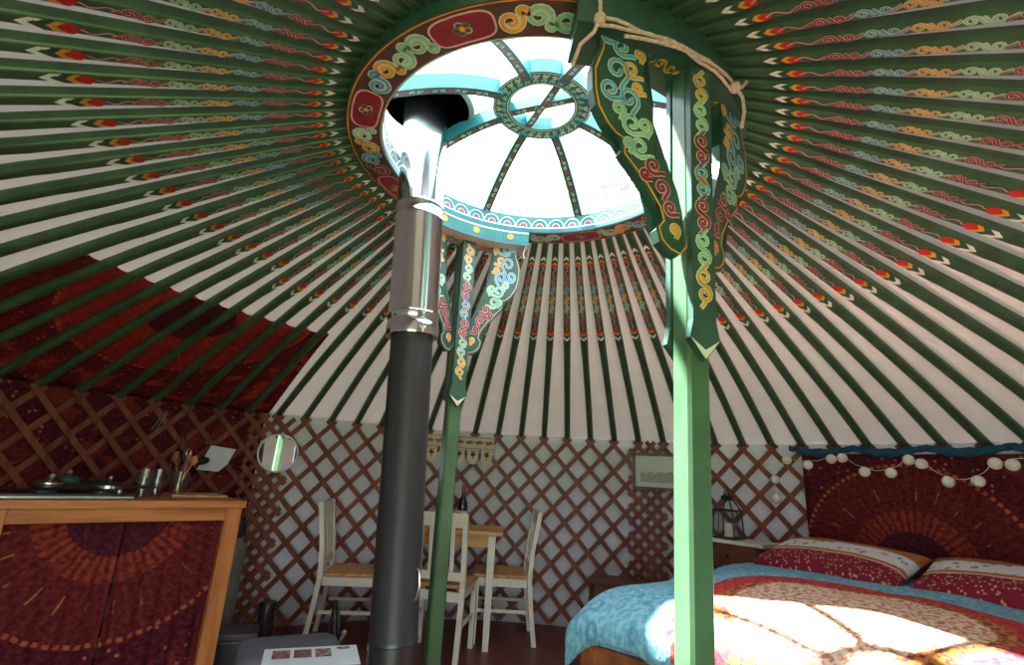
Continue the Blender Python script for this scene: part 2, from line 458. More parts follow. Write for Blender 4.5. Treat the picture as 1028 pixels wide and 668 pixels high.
# ------------------------------------------------------------------ roof poles
pa, pb = POLE_A(0), POLE_B(0); PL = (pa-pb).length
PM = [M['pole'], M['maroon'], M['mint'], M['orange'], M['blue'], M['red'], M['white'], M['pink'], M['pale'], M['panelgreen']]
def pole_mesh(p0=.232, ps=1.0):
    b = MB(); N = 26; rows = []
    def hw(x):   # half width
        k = x/PL
        return .0155+.0085*(k/.43) if k < .43 else .024-.0020*min(1, (k-.43)*12)+.003*(k-.43)
    def dp(x): return .036 if x/PL < .44 else .040
    xs = sorted(set([PL*i/N for i in range(N+1)]+[PL*.43, PL*.45]))
    vs = []; fs = []; K = 10
    for x in xs:
        w, d, z0 = hw(x), dp(x), bulge(x/PL); k = x/PL
        rnd = 0.25 if k < .44 else .9     # square painted head, rounder lower half
        c = w*.28*(1+rnd)
        prof = [(-w+c, 0), (w-c, 0), (w-c*.35, c*.3), (w, c), (w, d-c), (w-c*.35, d-c*.3), (w-c, d), (-w+c, d), (-w, d-c), (-w, c)]
        vs += [(x, y, z+z0) for y, z in prof]
    for i in range(len(xs)-1):
        for j in range(K): fs.append((i*K+j, i*K+(j+1) % K, (i+1)*K+(j+1) % K, (i+1)*K+j))
    fs += [tuple(range(K))[::-1], tuple((len(xs)-1)*K+j for j in range(K))]
    b.add(vs, fs, 0)
    ps_ = lambda x: p0+(x-.232)*ps
    S = lambda off: (lambda x, y: (ps_(x), y, bulge(ps_(x)/PL)-off))
    segs = [(.30+.092*i, .392+.092*i, c_, o_) for i, (c_, o_) in enumerate(((1, 7), (4, 8), (3, 8), (2, 8), (1, 7)))]
    for x0, x1, c, oc in segs:
        for ln in scroll_seg(x0, x1, .030+.016*(x0-.25)):
            b.ribbon(ln, .0088, oc, S(.0008)); b.ribbon(ln, .0048, c, S(.0016))
    for x0, dr in ((.76, 1), (.30, -1)):
        ln = [(x0+dr*t*.075, .007*math.sin(t*7)) for t in [i/8 for i in range(9)]]
        b.ribbon(ln, .004, 7, S(.0012))
    def chev(x, dr, c, l=.030, w=.019):
        w = hw(x)-.004
        b.add([S(.0012)(*q) for q in [(x, -w), (x+dr*l, 0), (x, w), (x+dr*l, w), (x+dr*(l*2), 0), (x+dr*l, -w)]],
              [(0, 1, 4, 5), (1, 2, 3, 4)], c)
    for x0, dr, l in ((.850, 1, .028), (.232, -1, .022)):
        b.add([S(.0012)(*q) for q in [(x0-dr*l*.6, 0), (x0, -hw(x0)+.004), (x0+dr*l, 0), (x0, hw(x0)-.004)]], [(0, 1, 2, 3)], 5)
        chev(x0, dr, 5, l*.5); chev(x0+dr*l*.5, dr, 3, l*.7); chev(x0+dr*l*1.2, dr, 9, l); chev(x0+dr*l*2, dr, 6, l)
    return b
pole_me = []
for a_ in ((.232, 1.0), (.27, .945), (.165, .92)):      # the brushwork differs a little around the roof
    pole0 = pole_mesh(*a_).build('roof_pole', PM, recalc=False)
    pole_me.append(pole0.data); D.objects.remove(pole0)
poles = []
for i in range(NP_):
    az = PH0+360/NP_*i
    az = (az+180) % 360-180
    poles.append(az)
poles.sort()
def pole_exit(az):
    """where the pole's visible length leaves the photograph: its foot, or the frame side"""
    A, B = POLE_A(az), POLE_B(az); last = None; first = None
    for i in range(201):
        P = B.lerp(A, i/200); q = pix(P)
        if q and 0 <= q[0] < 1028 and 0 <= q[1] < 668:
            last = (i, q)
            if first is None: first = i
    return last
secs = {}
for az in poles:
    e = pole_exit(az)
    if e is None: continue
    i, q = e
    if i >= 199:
        key = 'feet_left' if q[0] < 385 else 'feet_mid' if q[0] < 668 else 'feet_right'
        if q[0] < 270: key = 'feet_dark'
    elif q[0] < 8: key = 'left' if q[1] < 262 else 'leftred'
    elif q[0] > 1018: key = 'right'
    else: key = 'topl' if q[0] < 514 else 'topr'
    secs.setdefault(key, []).append((az, q))
ORD = ['first', 'second', 'third', 'fourth', 'fifth', 'sixth', 'seventh', 'eighth', 'ninth', 'tenth', 'eleventh', 'twelfth', 'thirteenth', 'fourteenth',
       'fifteenth', 'sixteenth', 'seventeenth', 'eighteenth', 'nineteenth', 'twentieth', 'twenty-first', 'twenty-second', 'twenty-third', 'twenty-fourth']
TXT = {'left': ('y', 'green roof pole, {} from the top along the left edge, above pale canvas'),
       'leftred': ('y', 'green roof pole over the red roof cloth, {} down the left edge'),
       'feet_dark': ('x', 'green roof pole over the red roof cloth, {} by foot from the left'),
       'feet_left': ('x', 'green roof pole footed between red roof cloth and stove pipe, {} from the cloth'),
       'feet_mid': ('x', 'scroll-painted roof pole footed between stove pipe and right-hand post, {} from the pipe'),
       'feet_right': ('x', 'scroll-painted roof pole footed right of the right-hand post, {} from that post'),
       'right': ('y-', 'green roof pole with scrolls, {} up from the lowest leaving the right edge'),
       'topl': ('x', 'green roof pole leaving the top edge left of the crown, {} from the left'),
       'topr': ('x', 'green roof pole leaving the top edge right of the crown, {} from the left')}
for key, lst in secs.items():
    ax, txt = TXT[key]
    lst.sort(key=lambda t: t[1][0] if ax == 'x' else (t[1][1] if ax == 'y' else -t[1][1]))
    for n, (az, q) in enumerate(lst):
        ob = D.objects.new('roof_pole', pole_me[1 if abs(az) < 55 else 2 if -140 < az < -60 else 0]); C.objects.link(ob)
        A, B = POLE_A(az), POLE_B(az)
        X = (A-B).normalized(); Y = Vector((0, 0, 1)).cross(X).normalized(); Z = X.cross(Y)
        m = Matrix((X, Y, Z)).transposed().to_4x4(); m.translation = B
        ob.matrix_world = m
        tag(ob, txt.format(ORD[n]), 'roof pole', 'green painted roof poles under the canvas')

# ------------------------------------------------------------------ crown: ring, hub, spokes, glazing
crown = thing('crown_wheel', 'round painted wooden crown wheel with spokes around the central skylight', 'roof crown', (0, 0, HR))
CW = Vector((0, 0, HR))
RM = [M['ringbrown'], M['teal'], M['panelgreen'], M['maroon'], M['orange'], M['mint'], M['blue'], M['pink'], M['pale'], M['white'], M['ochre'], M['red'], M['deepteal'], M['leafgreen']]
b = MB()
n = 128
RH = .085
prof = [(RO, 0), (RI, 0), (RI, RH), (RO-.045, RH+.045), (RO, RH+.032)]
vs = []; 
for i in range(n):
    a = 360*i/n
    vs += [pol(a, r, HR+z) for r, z in prof]
fs = [[], [], []]
for i in range(n):
    j = (i+1) % n; k = len(prof)
    for q in range(k):
        f = (i*k+q, j*k+q, j*k+(q+1) % k, i*k+(q+1) % k)
        fs[0 if q == 0 else 1 if q == 1 else 2].append(f)
o_ = b.add(vs, fs[0], 0)
b.f += [tuple(i+o_ for i in f) for f in fs[1]]; b.m += [1]*len(fs[1])
b.f += [tuple(i+o_ for i in f) for f in fs[2]]; b.m += [2]*len(fs[2])
# painted underside: cartouches between scroll links
under = lambda off: (lambda s, t: pol(math.degrees(s/.654), .654+t, HR-off))
circ = 2*PI*.654
ucol = [(5, 8), (4, 8), (6, 8), (3, 7), (5, 8)]
NSEC = 8
for q in range(NSEC):
    s0 = circ/NSEC*q+circ/NSEC*.5
    L = .095; rr = .045
    car = []
    for i in range(29):
        a = 2*PI*i/28; ca, sa = math.cos(a), math.sin(a)
        car.append((s0+L*math.copysign(abs(ca)**.5, ca), rr*math.copysign(abs(sa)**.6, sa)))
    b.poly(car[:-1], 3, under(.0008)); b.ribbon(car, .006, 7, under(.0016))
    for i in range(5):
        a = 2*PI*i/5
        el = [(s0+.017*math.cos(a)+.011*math.cos(t), .014*math.sin(a)+.009*math.sin(t)) for t in [2*PI*k/10 for k in range(11)]]
        b.ribbon(el, .005, 5 if i % 2 else 13, under(.0016))
    fl = [(s0+.009*math.cos(2*PI*k/8), .009*math.sin(2*PI*k/8)) for k in range(8)]
    b.poly(fl, 4, under(.002))
    span = circ/NSEC-2*L-.02; m = 4
    for j in range(m):
        x0 = s0+L+.012+span/m*j; c, oc = ucol[(j+q) % 5]
        w_ = span/m; fl_ = 1 if j % 2 else -1
        for ln in (curl(x0+w_*.55, -.006*fl_, min(.040, w_*.46), fl_, 1.45, 20, 1.15), curl(x0+w_*.12, .022*fl_, .016, -fl_, .9, 10, 1.1)):
            b.ribbon(ln, .0185, oc, under(.0008)); b.ribbon(ln, .0115, c, under(.0016))
for rad in (-.057, .057):
    b.ribbon([(circ*i/96, rad) for i in range(97)], .0035, 8 if rad < 0 else 4, under(.0012))
# inner face: overlapping wave arcs
inner = lambda off: (lambda s, t: pol(math.degrees(s/RI), RI-off, HR+t))
ci = 2*PI*RI; NA = 46
for i in range(NA):
    c = ci*(i+.5)/NA
    for k, (rad, col) in enumerate(((.036, 9), (.026, 12), (.017, 7), (.008, 11))):
        arc = [(c+rad*1.05*math.cos(t), .030+rad*1.1*math.sin(t)) for t in [PI*q/10 for q in range(11)]]
        b.ribbon(arc, .0045, col, inner(.0012))
b.ribbon([(ci*i/96, .024) for i in range(97)], .006, 9, inner(.0012))
b.ribbon([(ci*i/96, .012) for i in range(97)], .014, 12, inner(.001))
ring = b.build('ring', RM, crown, origin=CW, recalc=False)

HUBZ = 2.56
def spoke_z(r):   # underside height of the domed spokes
    k = max(0, min(1, (r-.15)/(.63-.15)))
    return HUBZ-.012-(HUBZ-.012-(HR+.055))*k**1.7
SPM = [M['deepteal'], M['teal'], M['panelgreen'], M['mint'], M['red'], M['pale']]
for q in range(8):
    az = 22.5+45*q; b = MB(); N = 12; w = .019
    ax = pol(az, 1); sd = Vector((ax.y, -ax.x, 0)); vs = []; dd = .062
    for i in range(N+1):
        r = .17+(.625-.17)*i/N; z = spoke_z(r)
        c = ax*r
        vs += [c-sd*w+Vector((0, 0, z)), c+sd*w+Vector((0, 0, z)), c+sd*w+Vector((0, 0, z+dd)), c-sd*w+Vector((0, 0, z+dd))]
    fb, fsd = [], []
    for i in range(N):
        for j in range(4):
            f = (i*4+j, i*4+(j+1) % 4, (i+1)*4+(j+1) % 4, (i+1)*4+j)
            (fb if j == 0 else fsd).append(f)
    fsd += [(0, 1, 2, 3), (N*4+3, N*4+2, N*4+1, N*4)]
    o_ = b.add(vs, fsd, 1); b.f += [tuple(i+o_ for i in f) for f in fb]; b.m += [2]*len(fb)
    sf = lambda off: (lambda s, t: ax*s+sd*t+Vector((0, 0, spoke_z(s)-off)))
    k = 15
    for i in range(k):
        x0 = .20+.41*i/k
        for ln in (curl(x0+.012, 0, .0085, 1 if i % 2 else -1, 1.1, 8, 1.4),): b.ribbon(ln, .0034, 5 if i % 3 else 4, sf(.0012))
    b.build('spoke', SPM, crown, origin=CW, recalc=False)
b = MB()
hp = [(.196, 0), (.130, 0), (.130, .06), (.196, .06)]
vs = []
for i in range(64): vs += [pol(360*i/64, r, HUBZ+z) for r, z in hp]
f0, f1 = [], []
for i in range(64):
    j = (i+1) % 64
    for q in range(4):
        f = (i*4+q, j*4+q, j*4+(q+1) % 4, i*4+(q+1) % 4); (f0 if q == 0 else f1).append(f)
o_ = b.add(vs, f1, 1); b.f += [tuple(i+o_ for i in f) for f in f0]; b.m += [2]*len(f0)
hu = lambda off: (lambda s, t: pol(math.degrees(s/.1635), .1635+t, HUBZ-off))
for i in range(30):
    c = 2*PI*.1635*i/30
    for sgn in (1, -1):
        b.ribbon([(c+x*sgn, y*sgn) for x, y in curl(0, .011, .010, 1, 1.2, 9, 1.5)], .0042, 5 if sgn > 0 else 3, hu(.0012))
for t in (-.026, .026): b.ribbon([(2*PI*.1635*i/64, t) for i in range(65)], .0035, 5, hu(.0012))
b.build('hub', SPM, crown, origin=CW, recalc=False)
for q, az in enumerate((157.5, 112.5)):
    b = MB(); ax = pol(az, 1); sd = Vector((ax.y, -ax.x, 0)); z0 = HUBZ+.004+(.004 if q else 0); w = .015
    T = Matrix((ax, sd, Vector((0, 0, 1)))).transposed().to_4x4(); T.translation = (0, 0, 0)
    b.box((-.15, -w, z0), (.15, w, z0+.045), 1, T)
    b.add([T @ Vector(p) for p in ((-.15, -w, z0-.0008), (.15, -w, z0-.0008), (.15, w, z0-.0008), (-.15, w, z0-.0008))], [(0, 1, 2, 3)], 2)
    for i in range(10):
        x = -.125+.026*i
        b.ribbon(curl(x, 0, .0085, 1 if i % 2 else -1, 1.1, 8, 1.4), .0034, 5 if i % 3 else 4, lambda s, t: T @ Vector((s, t, z0-.0016)))
    b.build('crossbar', SPM, crown, origin=CW, recalc=False)
# glazing over the crown
b = MB()
def gl_fn(u, v):
    r = .03+.68*v; return pol(360*u, r, spoke_z(min(r, .63))+.075+(.0 if r < .63 else -.0))
b.grid(gl_fn, 96, 24)
keep = [i for i, f in enumerate(b.f) if min((Vector(b.v[k]).xy-Vector((-.463, .05))).length for k in f) > .185]
b.f = [b.f[i] for i in keep]; b.m = [0]*len(keep)
o = struct(b.build('window_1', M['glazing'], smooth=True, recalc=False))

# ------------------------------------------------------------------ carved posts
WING = [(.03, 2.285), (.285, 2.285), (.299, 2.26), (.301, 2.20), (.325, 2.13), (.322, 2.07), (.312, 2.025), (.285, 1.985), (.262, 1.965),
        (.236, 1.955), (.236, 1.915), (.205, 1.885), (.165, 1.84), (.128, 1.79), (.117, 1.755), (.133, 1.735), (.124, 1.705), (.10, 1.685),
        (.07, 1.677), (.05, 1.70), (.046, 1.73), (.052, 1.80), (.064, 1.85), (.09, 1.91), (.118, 1.985), (.136, 2.03), (.135, 2.08), (.160, 2.10),
        (.170, 2.17), (.155, 2.235), (.15, 2.25), (.03, 2.25)]
# the wing is only a curl hung from the header beside the tongue
WING = WING[1:30]
WM = [M['panelgreen'], M['maroon'], M['mint'], M['blue'], M['orange'], M['pink'], M['pale'], M['beige'], M['deepteal']]
def wing_mb(T, bright):
    b = MB(); b.prism(WING, -.013, .013, 0, T)
    for side in (-1, 1):
        fn = lambda s, t, off=.0145, side=side: T @ Vector((s, side*off, t))
        fn2 = lambda s, t, side=side: T @ Vector((s, side*.0155, t))
        ed = WING[:20]
        cx = .17
        inn = [(x-(.010 if i < 11 else .008), z+(.0 if i < 11 else .008)) for i, (x, z) in enumerate(ed)]
        b.ribbon(inn, .005, 7 if bright else 4, fn)
        deco = [(.235, 2.225, .030, 1, 3), (.250, 2.15, .038, -1, 3), (.205, 2.165, .026, 1, 4), (.270, 2.085, .030, 1, 3), (.215, 2.075, .034, -1, 3),
                (.205, 2.005, .032, 1, 2), (.165, 2.01, .022, -1, 2), (.18, 1.945, .030, 1, 2), (.14, 1.905, .025, 1, 1), (.115, 1.85, .022, -1, 1),
                (.09, 1.80, .020, 1, 1), (.078, 1.745, .015, -1, 4), (.28, 2.24, .018, 1, 3), (.18, 2.22, .016, -1, 4), (.245, 2.035, .020, -1, 2), (.215, 1.945, .017, -1, 2), (.165, 1.875, .016, 1, 1), (.185, 2.115, .018, 1, 4)]
        for x, z, r, fl, c in deco:
            pts = [(x+dx*math.cos(.9)-dy*math.sin(.9), z+dx*math.sin(.9)+dy*math.cos(.9)) for dx, dy in curl(0, 0, r, fl, 1.25, 14, 1.4)]
            b.ribbon(pts, .0150, 5 if c == 1 else 6, fn); b.ribbon(pts, .0092, c, fn2)
    return b
def column(name, label, az, r, lean, mir, faz, offs, wsc, ha):
    base = pol(az, r); root = thing('carved_post', label, 'post', base)
    a = R(faz); nrm = Vector((math.sin(a), math.cos(a), 0)); tan = Vector((math.cos(a), -math.sin(a), 0))
    w = .031; top = 2.236; b = MB()
    def P(s, d, z): return base+tan*s+nrm*d+Vector((0, 0, z))+lean*((top-z)/top)
    vs = []
    zs = [0, .4, .8, 1.2, 1.6, 2.0, top]
    ch = .007
    prof = [(-w+ch, -w), (w-ch, -w), (w, -w+ch), (w, w-ch), (w-ch, w), (-w+ch, w), (-w, w-ch), (-w, -w+ch)]
    for z in zs: vs += [P(s, d, z) for s, d in prof]
    fs = [(i*8+j, i*8+(j+1) % 8, (i+1)*8+(j+1) % 8, (i+1)*8+j) for i in range(len(zs)-1) for j in range(8)]
    fs += [tuple(range(8))[::-1], tuple((len(zs)-1)*8+j for j in range(8))]
    b.add(vs, fs, 0); b.build('shaft', M['column'], root, origin=base)
    # painted tongues on both broad faces
    for sd in (-1, 1):
        b = MB(); hw = .033
        ol = [(-hw, top), (-hw, 1.52), (-hw-.010, 1.475), (0, 1.425), (hw+.010, 1.475), (hw, 1.52), (hw, top)]
        vs = [P(s, sd*(w+.001), z) for s, z in ol]+[P(s, sd*(w+.019), z) for s, z in ol]; k = len(ol)
        b.add(vs, [tuple(range(k)), tuple(range(k, 2*k))]+[(i, (i+1) % k, k+(i+1) % k, k+i) for i in range(k)], 0)
        fn = lambda s, t: P(t, sd*(w+.020), s); fn2 = lambda s, t: P(t, sd*(w+.021), s)
        cols = [(4, 6), (2, 6), (1, 5), (3, 6), (1, 5), (2, 6), (4, 6)]
        z1 = 2.21; st = (2.21-1.56)/7
        for i, (c, oc) in enumerate(cols):
            for ln in scroll_seg(z1-st*(i+1), z1-st*i, .058):
                b.ribbon(ln, .0125, oc, fn); b.ribbon(ln, .0070, c, fn2)
        ci_ = [(1.885+.014*math.cos(2*PI*k/10), .014*math.sin(2*PI*k/10)) for k in range(10)]
        b.poly(ci_, 4, fn2)
        b.add([P(0, sd*(w+.020), 1.428), P(hw+.008, sd*(w+.020), 1.476), P(0, sd*(w+.020), 1.45), P(-hw-.008, sd*(w+.020), 1.476)], [(0, 1, 2), (0, 2, 3)], 6)
        b.build('tongue_panel', WM, root, origin=base, recalc=True)
    a = R(az); rn_ = Vector((math.sin(a), math.cos(a), 0)); rt_ = Vector((math.cos(a), -math.sin(a), 0))
    for sg, of in zip((1, -1), offs):
        # each wing follows the ring, turned towards the centre
        t2 = (rt_*sg*math.cos(R(of)) - rn_*math.sin(R(of))).normalized()
        n2 = t2.cross(Vector((0, 0, 1)))
        T = Matrix((t2, n2, Vector((0, 0, 1)))).transposed().to_4x4(); T.translation = base+lean*.05+rt_*sg*.002+rn_*.010; T = T @ Matrix.Diagonal((wsc, 1, 1, 1))
        wing_mb(T, mir).build('bracket_wing', WM, root, origin=base)
    # header: curved board under the ring
    b = MB(); N = 16; vs = []; za, zb = 2.236, HR-.001; r0, r1 = RI-.004, .726
    for i in range(N+1):
        q = az-ha+2*ha*i/N
        vs += [pol(q, r0, za), pol(q, r1, za), pol(q, r1, zb), pol(q, r0, zb)]
    fo = {0: [], 1: [], 2: [], 3: []}
    for i in range(N):
        for j in range(4): fo[j].append((i*4+j, i*4+(j+1) % 4, (i+1)*4+(j+1) % 4, (i+1)*4+j))
    o_ = b.add(vs, fo[1]+fo[2]+[(0, 1, 2, 3), (N*4+3, N*4+2, N*4+1, N*4)], 0)
    for f in fo[3]: b.f.append(tuple(i+o_ for i in f)); b.m.append(3)
    for f in fo[0]: b.f.append(tuple(i+o_ for i in f)); b.m.append(2)
    hf = lambda off: (lambda s, t: pol(s, r0-off, t))
    for i in range(52):
        q = az-25.5+i
        b.ribbon([(q, za+.022), (q, zb-.018)], .45, 1 if i % 2 else 4, hf(.0015))
    b.ribbon([(az-ha+2*ha*i/20, zb-.010) for i in range(21)], .008, 5, hf(.002))
    for i in range(3):
        q = az-17+17*i
        b.poly([(q+1.6*math.cos(2*PI*k/12), (za+zb)/2+.016*math.sin(2*PI*k/12)) for k in range(12)], 6, hf(.003))
    ub = lambda s, t: pol(s, .67+t, za-.0015)
    for i in range(7):
        for ln in scroll_seg(-.03, .03, .07):
            b.ribbon([(az-21+7*i+x*110, y*1.2) for x, y in ln], .008, [5, 6, 1][i % 3], ub)
    hm = [M['panelgreen'], M['teal'], M['beige'] if mir else M['panelgreen'], M['deepteal'], M['leafgreen'], M['pale'], M['orange']]
    b.build('header', hm, root, origin=base, recalc=False)
    return root
column('carved_post', 'tall green painted post nearest the viewer, with carved bracket wings and rope above', 146, .674, Vector((-.045, .0, 0)), False, 160, (13, 8), .96, 30)
column('carved_post', 'farther green painted post with turquoise bracket wing, standing just right of the stove pipe', -27, .700, Vector((.012, 0, 0)), True, -27, (22, 20), .86, 26)

# ------------------------------------------------------------------ flue pipe, collar, stove
pb_, pt_ = Vector((-.362, .05, .40)), Vector((-.478, .05, 2.735))
pipe = thing('stove_pipe', 'black and polished steel stove pipe rising through the crown', 'stove pipe', pb_)
ax = (pt_-pb_).normalized()
def along(z): return pb_+(pt_-pb_)*((z-pb_.z)/(pt_.z-pb_.z))
def lathe_axis(b, prof, n=40, mi=0):
    X = ax.orthogonal().normalized(); Y = ax.cross(X)
    T = Matrix((X, Y, ax)).transposed().to_4x4(); T.translation = pb_
    b.lathe([(r, (z-pb_.z)/ax.z) for r, z in prof], n, mi, T)
b = MB(); lathe_axis(b, [(.074, .40), (.074, .628), (.077, .63), (.077, .642), (.0745, .645), (.0745, 1.61)])
b.build('black_flue', M['blackmetal'], pipe, smooth=True, origin=pb_)
b = MB(); lathe_axis(b, [(.070, 1.598), (.092, 1.60), (.094, 1.61), (.094, 1.64), (.091, 1.645), (.091, 1.66), (.0935, 1.665), (.0935, 1.68), (.089, 1.685), (.089, 2.05), (.092, 2.055), (.092, 2.07),
                             (.089, 2.075), (.089, 2.10), (.092, 2.105), (.092, 2.115), (.088, 2.12), (.086, 2.735)])
b.build('steel_flue', M['chrome'], pipe, smooth=True, origin=pb_)
b = MB(); c = along(.80)
t = Vector((.9, -.45, 0)).normalized()
b.tube([c+t*.072+Vector((0, 0, .045)), c+t*.082+Vector((.0, 0, .04)), c+t*.088, c+t*.082+Vector((0, 0, -.04)), c+t*.072+Vector((0, 0, -.045))], .0035, 8)
b.build('wire_handle', M['steel'], pipe, smooth=True, origin=pb_)

b = MB(); cc = Vector((-.466, .05, 2.565))
b.lathe([(.172, 0), (.192, .004), (.196, .02), (.150, .17), (.100, .175)], 40, 0, None, cc); b.lathe([(.172, 0), (.128, .05), (.125, .09)], 40, 0, None, cc); b.lathe([(.125, .09), (.122, .16), (.100, .168), (.100, .175)], 40, 1, None, cc)
fl = tag(b.build('flue_collar', [paint('collar_pale_grey', rgb(150, 166, 168), .5), M['black']], smooth=True, origin=cc, recalc=False), 'grey round metal collar around the top of the steel stove pipe', 'flue collar')

st = thing('wood_stove', 'black wood burning stove below the stove pipe', 'stove', (-.362, .05, 0))
b = MB(); b.box((-.22, -.2, .13), (.22, .2, .399), 0, Matrix.Translation((-.362, .05, 0)), .015); b.build('body', M['blackmetal'], st, origin=(-.362, .05, 0))
b = MB(); b.box((-.15, -.215, .18), (.15, -.202, .35), 0, Matrix.Translation((-.362, .05, 0)), .004); b.build('door', M['black'], st, origin=(-.362, .05, 0))
for x in (-.18, .18):
    for y in (-.16, .16):
        b = MB(); b.tube([(-.362+x, .05+y, 0), (-.362+x, .05+y, .129)], .018); b.build('leg', M['blackmetal'], st, origin=(-.362, .05, 0))

# ------------------------------------------------------------------ rope on the near header
b = MB()
hp = lambda az, r, z: pol(az, r, z)
def sagline(a, c, n=12, s=.01):
    return [a.lerp(c, i/n)+Vector((0, 0, -s*math.sin(PI*i/n))) for i in range(n+1)]
ro1 = sagline(pol(170, .742, 2.215), pol(138, .748, 2.265), 14, .006)
ro1 = [pol(172-2.6*i, .738+.002*math.sin(i*2), 2.218+.003*i) for i in range(15)]
ro2 = [pol(171-2.5*i, .736+.003*math.cos(i), 2.242-.001*i+.004*math.sin(i*1.3)) for i in range(15)]
ro3 = [pol(167-2.2*i, .740, 2.20+.0045*i) for i in range(14)]
for q in (ro1, ro2, ro3): b.tube(q, .0046, 7)
kn = pol(172, .740, 2.235)
b.sphere(kn, .016, 10); b.sphere(pol(135, .742, 2.245), .017, 10); b.sphere(pol(158, .742, 2.225), .011, 8)
b.tube([kn, kn+Vector((.0, -.004, .05)), kn+Vector((-.02, -.0, .12)), pol(173.5, .742, 2.37)], .005, 7)
b.tube([kn, kn+Vector((-.012, .01, -.03)), pol(175, .70, 2.19), pol(176, .66, 2.16)], .005, 7)
k2 = pol(135, .742, 2.245)
b.tube([k2, k2+Vector((.02, .0, -.03)), k2+Vector((.022, 0, -.08)), k2+Vector((.012, 0, -.13))], .005, 7)
b.tube([k2, k2+Vector((.03, .02, .02)), k2+Vector((.05, .03, .05))], .005, 7)
tag(b.build('rope', M['rope'], smooth=True, origin=kn), 'pale pink rope tied along the header of the near post', 'rope')
b = MB(); q = pol(-1.5, .60, HR+.10)
b.tube([q, q+Vector((0, -.002, -.10)), q+Vector((-.004, 0, -.17)), q+Vector((-.016, .004, -.21)), q+Vector((-.012, .0, -.24))], .0022, 6)
b.sphere(q+Vector((-.006, 0, -.185)), .006, 8)
tag(b.build('cord', M['cord'], smooth=True, origin=q), 'thin white cord hanging at the bracket wing of the farther post', 'cord')

# ------------------------------------------------------------------ lattice wall sections
DA = 360/NP_
def lattice(a0, a1, rad, phase, label, dz=0.0, ends=()):
    root = thing('lattice_section', label, 'lattice wall', pol((a0+a1)/2, rad), 0, 'crossed lath wall sections')
    bz = Vector(root.location)
    span_a = 6.5*DA; wl = .034; th = .010
    jobs = [(lay, sg, a0, a1, phase) for lay, sg in ((0, 1), (1, -1))]+[(lay, sg, e0, e1, phase+.5) for e0, e1 in ends for lay, sg in ((0, 1), (1, -1))]
    for lay, sg, a0, a1, phase in jobs:
        r = rad-.011*lay; kmin = int(math.floor((a0-span_a-PH0)/DA))-1; kmax = int(math.ceil((a1+span_a-PH0)/DA))+1
        for k in range(kmin, kmax+1):
            at = PH0+(k+phase)*DA       # azimuth at the top crossing
            # lath runs from (at + sg*0.2*DA, top+tip) down to (at - sg*span, 0.03)
            ztop, zbot = HW+.024+dz, .03
            zc = HW-.012
            def az_of(z): return at-sg*(zc-z)/(zc-.03)*span_a
            zs = [zbot+(ztop-zbot)*i/16 for i in range(17)]
            ok = [z for z in zs if a0 <= az_of(z) <= a1]
            # clip exactly
            za, zb_ = zbot, ztop
            for lim in (a0, a1):
                zl = zc-(at-lim)/sg/span_a*(zc-.03)
                # keep the side inside
                if sg > 0:      # az grows with z
                    if lim == a0: za = max(za, zl)
                    else: zb_ = min(zb_, zl)
                else:
                    if lim == a0: zb_ = min(zb_, zl)
                    else: za = max(za, zl)
            if zb_-za < .06: continue
            b = MB(); N = max(2, int((zb_-za)/.09)); vs = []
            sl = span_a/(zc-.03)          # deg per metre of height
            dxdz = sg*R(sl)*r; ll = math.hypot(1, dxdz); px_, pz_ = 1/ll, -dxdz/ll   # in-plane normal to the lath
            for i in range(N+1):
                z = za+(zb_-za)*i/N; az = az_of(z)
                for e in (-1, 1):
                    for rr in (r, r-th):
                        vs.append(pol(az+math.degrees(e*wl/2*px_/r), rr, z+e*wl/2*pz_)-bz)
            fs = []
            for i in range(N):
                o = i*4; p = o+4
                fs += [(o, o+2, p+2, p), (o+1, p+1, p+3, o+3), (o, p, p+1, o+1), (o+2, o+3, p+3, p+2)]
            fs += [(0, 1, 3, 2), (N*4, N*4+2, N*4+3, N*4+1)]
            b.add(vs, fs); b.build('lath', M['lath'], root)
    return root
lattice(-112, -38.6, RW-.004, 0, 'brown lattice wall section behind the wooden kitchen counter')
lattice(-43.4, 26.4, RW-.028, .0, 'brown lattice wall section behind the white table and chairs', 0.0, ((-43.4, -37.0), (20.4, 26.4)))
lattice(21.8, 84, RW-.004, 0, 'brown lattice wall section behind the nightstand and bed')

# ------------------------------------------------------------------ cloths
def cyl_cloth(name, label, cat, a0, a1, z0, z1, r, c_az, c_z, mat, group=None, wav=.006, nu=60, nv=24):
    b = MB()
    if c_az == 'tapc':
        q = on_tap(920, 574, r); c_az = math.degrees(math.atan2(q.x, q.y)); c_z = q.z
    def fn(u, v):
        az = a0+(a1-a0)*u; z = z0+(z1-z0)*v
        return pol(az, r+wav*math.sin(az*1.1)+wav*.6*math.sin(az*2.7+v*3), z)
    def uvf(u, v):
        az = a0+(a1-a0)*u; z = z0+(z1-z0)*v
        return ((R(az-c_az))*r, z-c_z)
    b.grid(fn, nu, nv, 0, uvf)
    o = b.build(name, mat, smooth=True, origin=pol((a0+a1)/2, r, z0), recalc=False)
    sm = o.modifiers.new('thick', 'SOLIDIFY'); sm.thickness = .004; sm.offset = 0
    return tag(o, label, cat, group)
cyl_cloth('tapestry', 'dark red printed cloth behind the lattice above the kitchen counter', 'tapestry', -110, -41.2, .55, HW+.04, RW+.012, -75, .75, M['tap'], wav=.003)
cyl_cloth('tapestry', 'dark red mandala tapestry hanging in front of the lattice at the bed head', 'tapestry', 46.6, 96, .62, 1.40, RW-.062, 'tapc', 0, M['tap'], wav=.008)
b = MB()
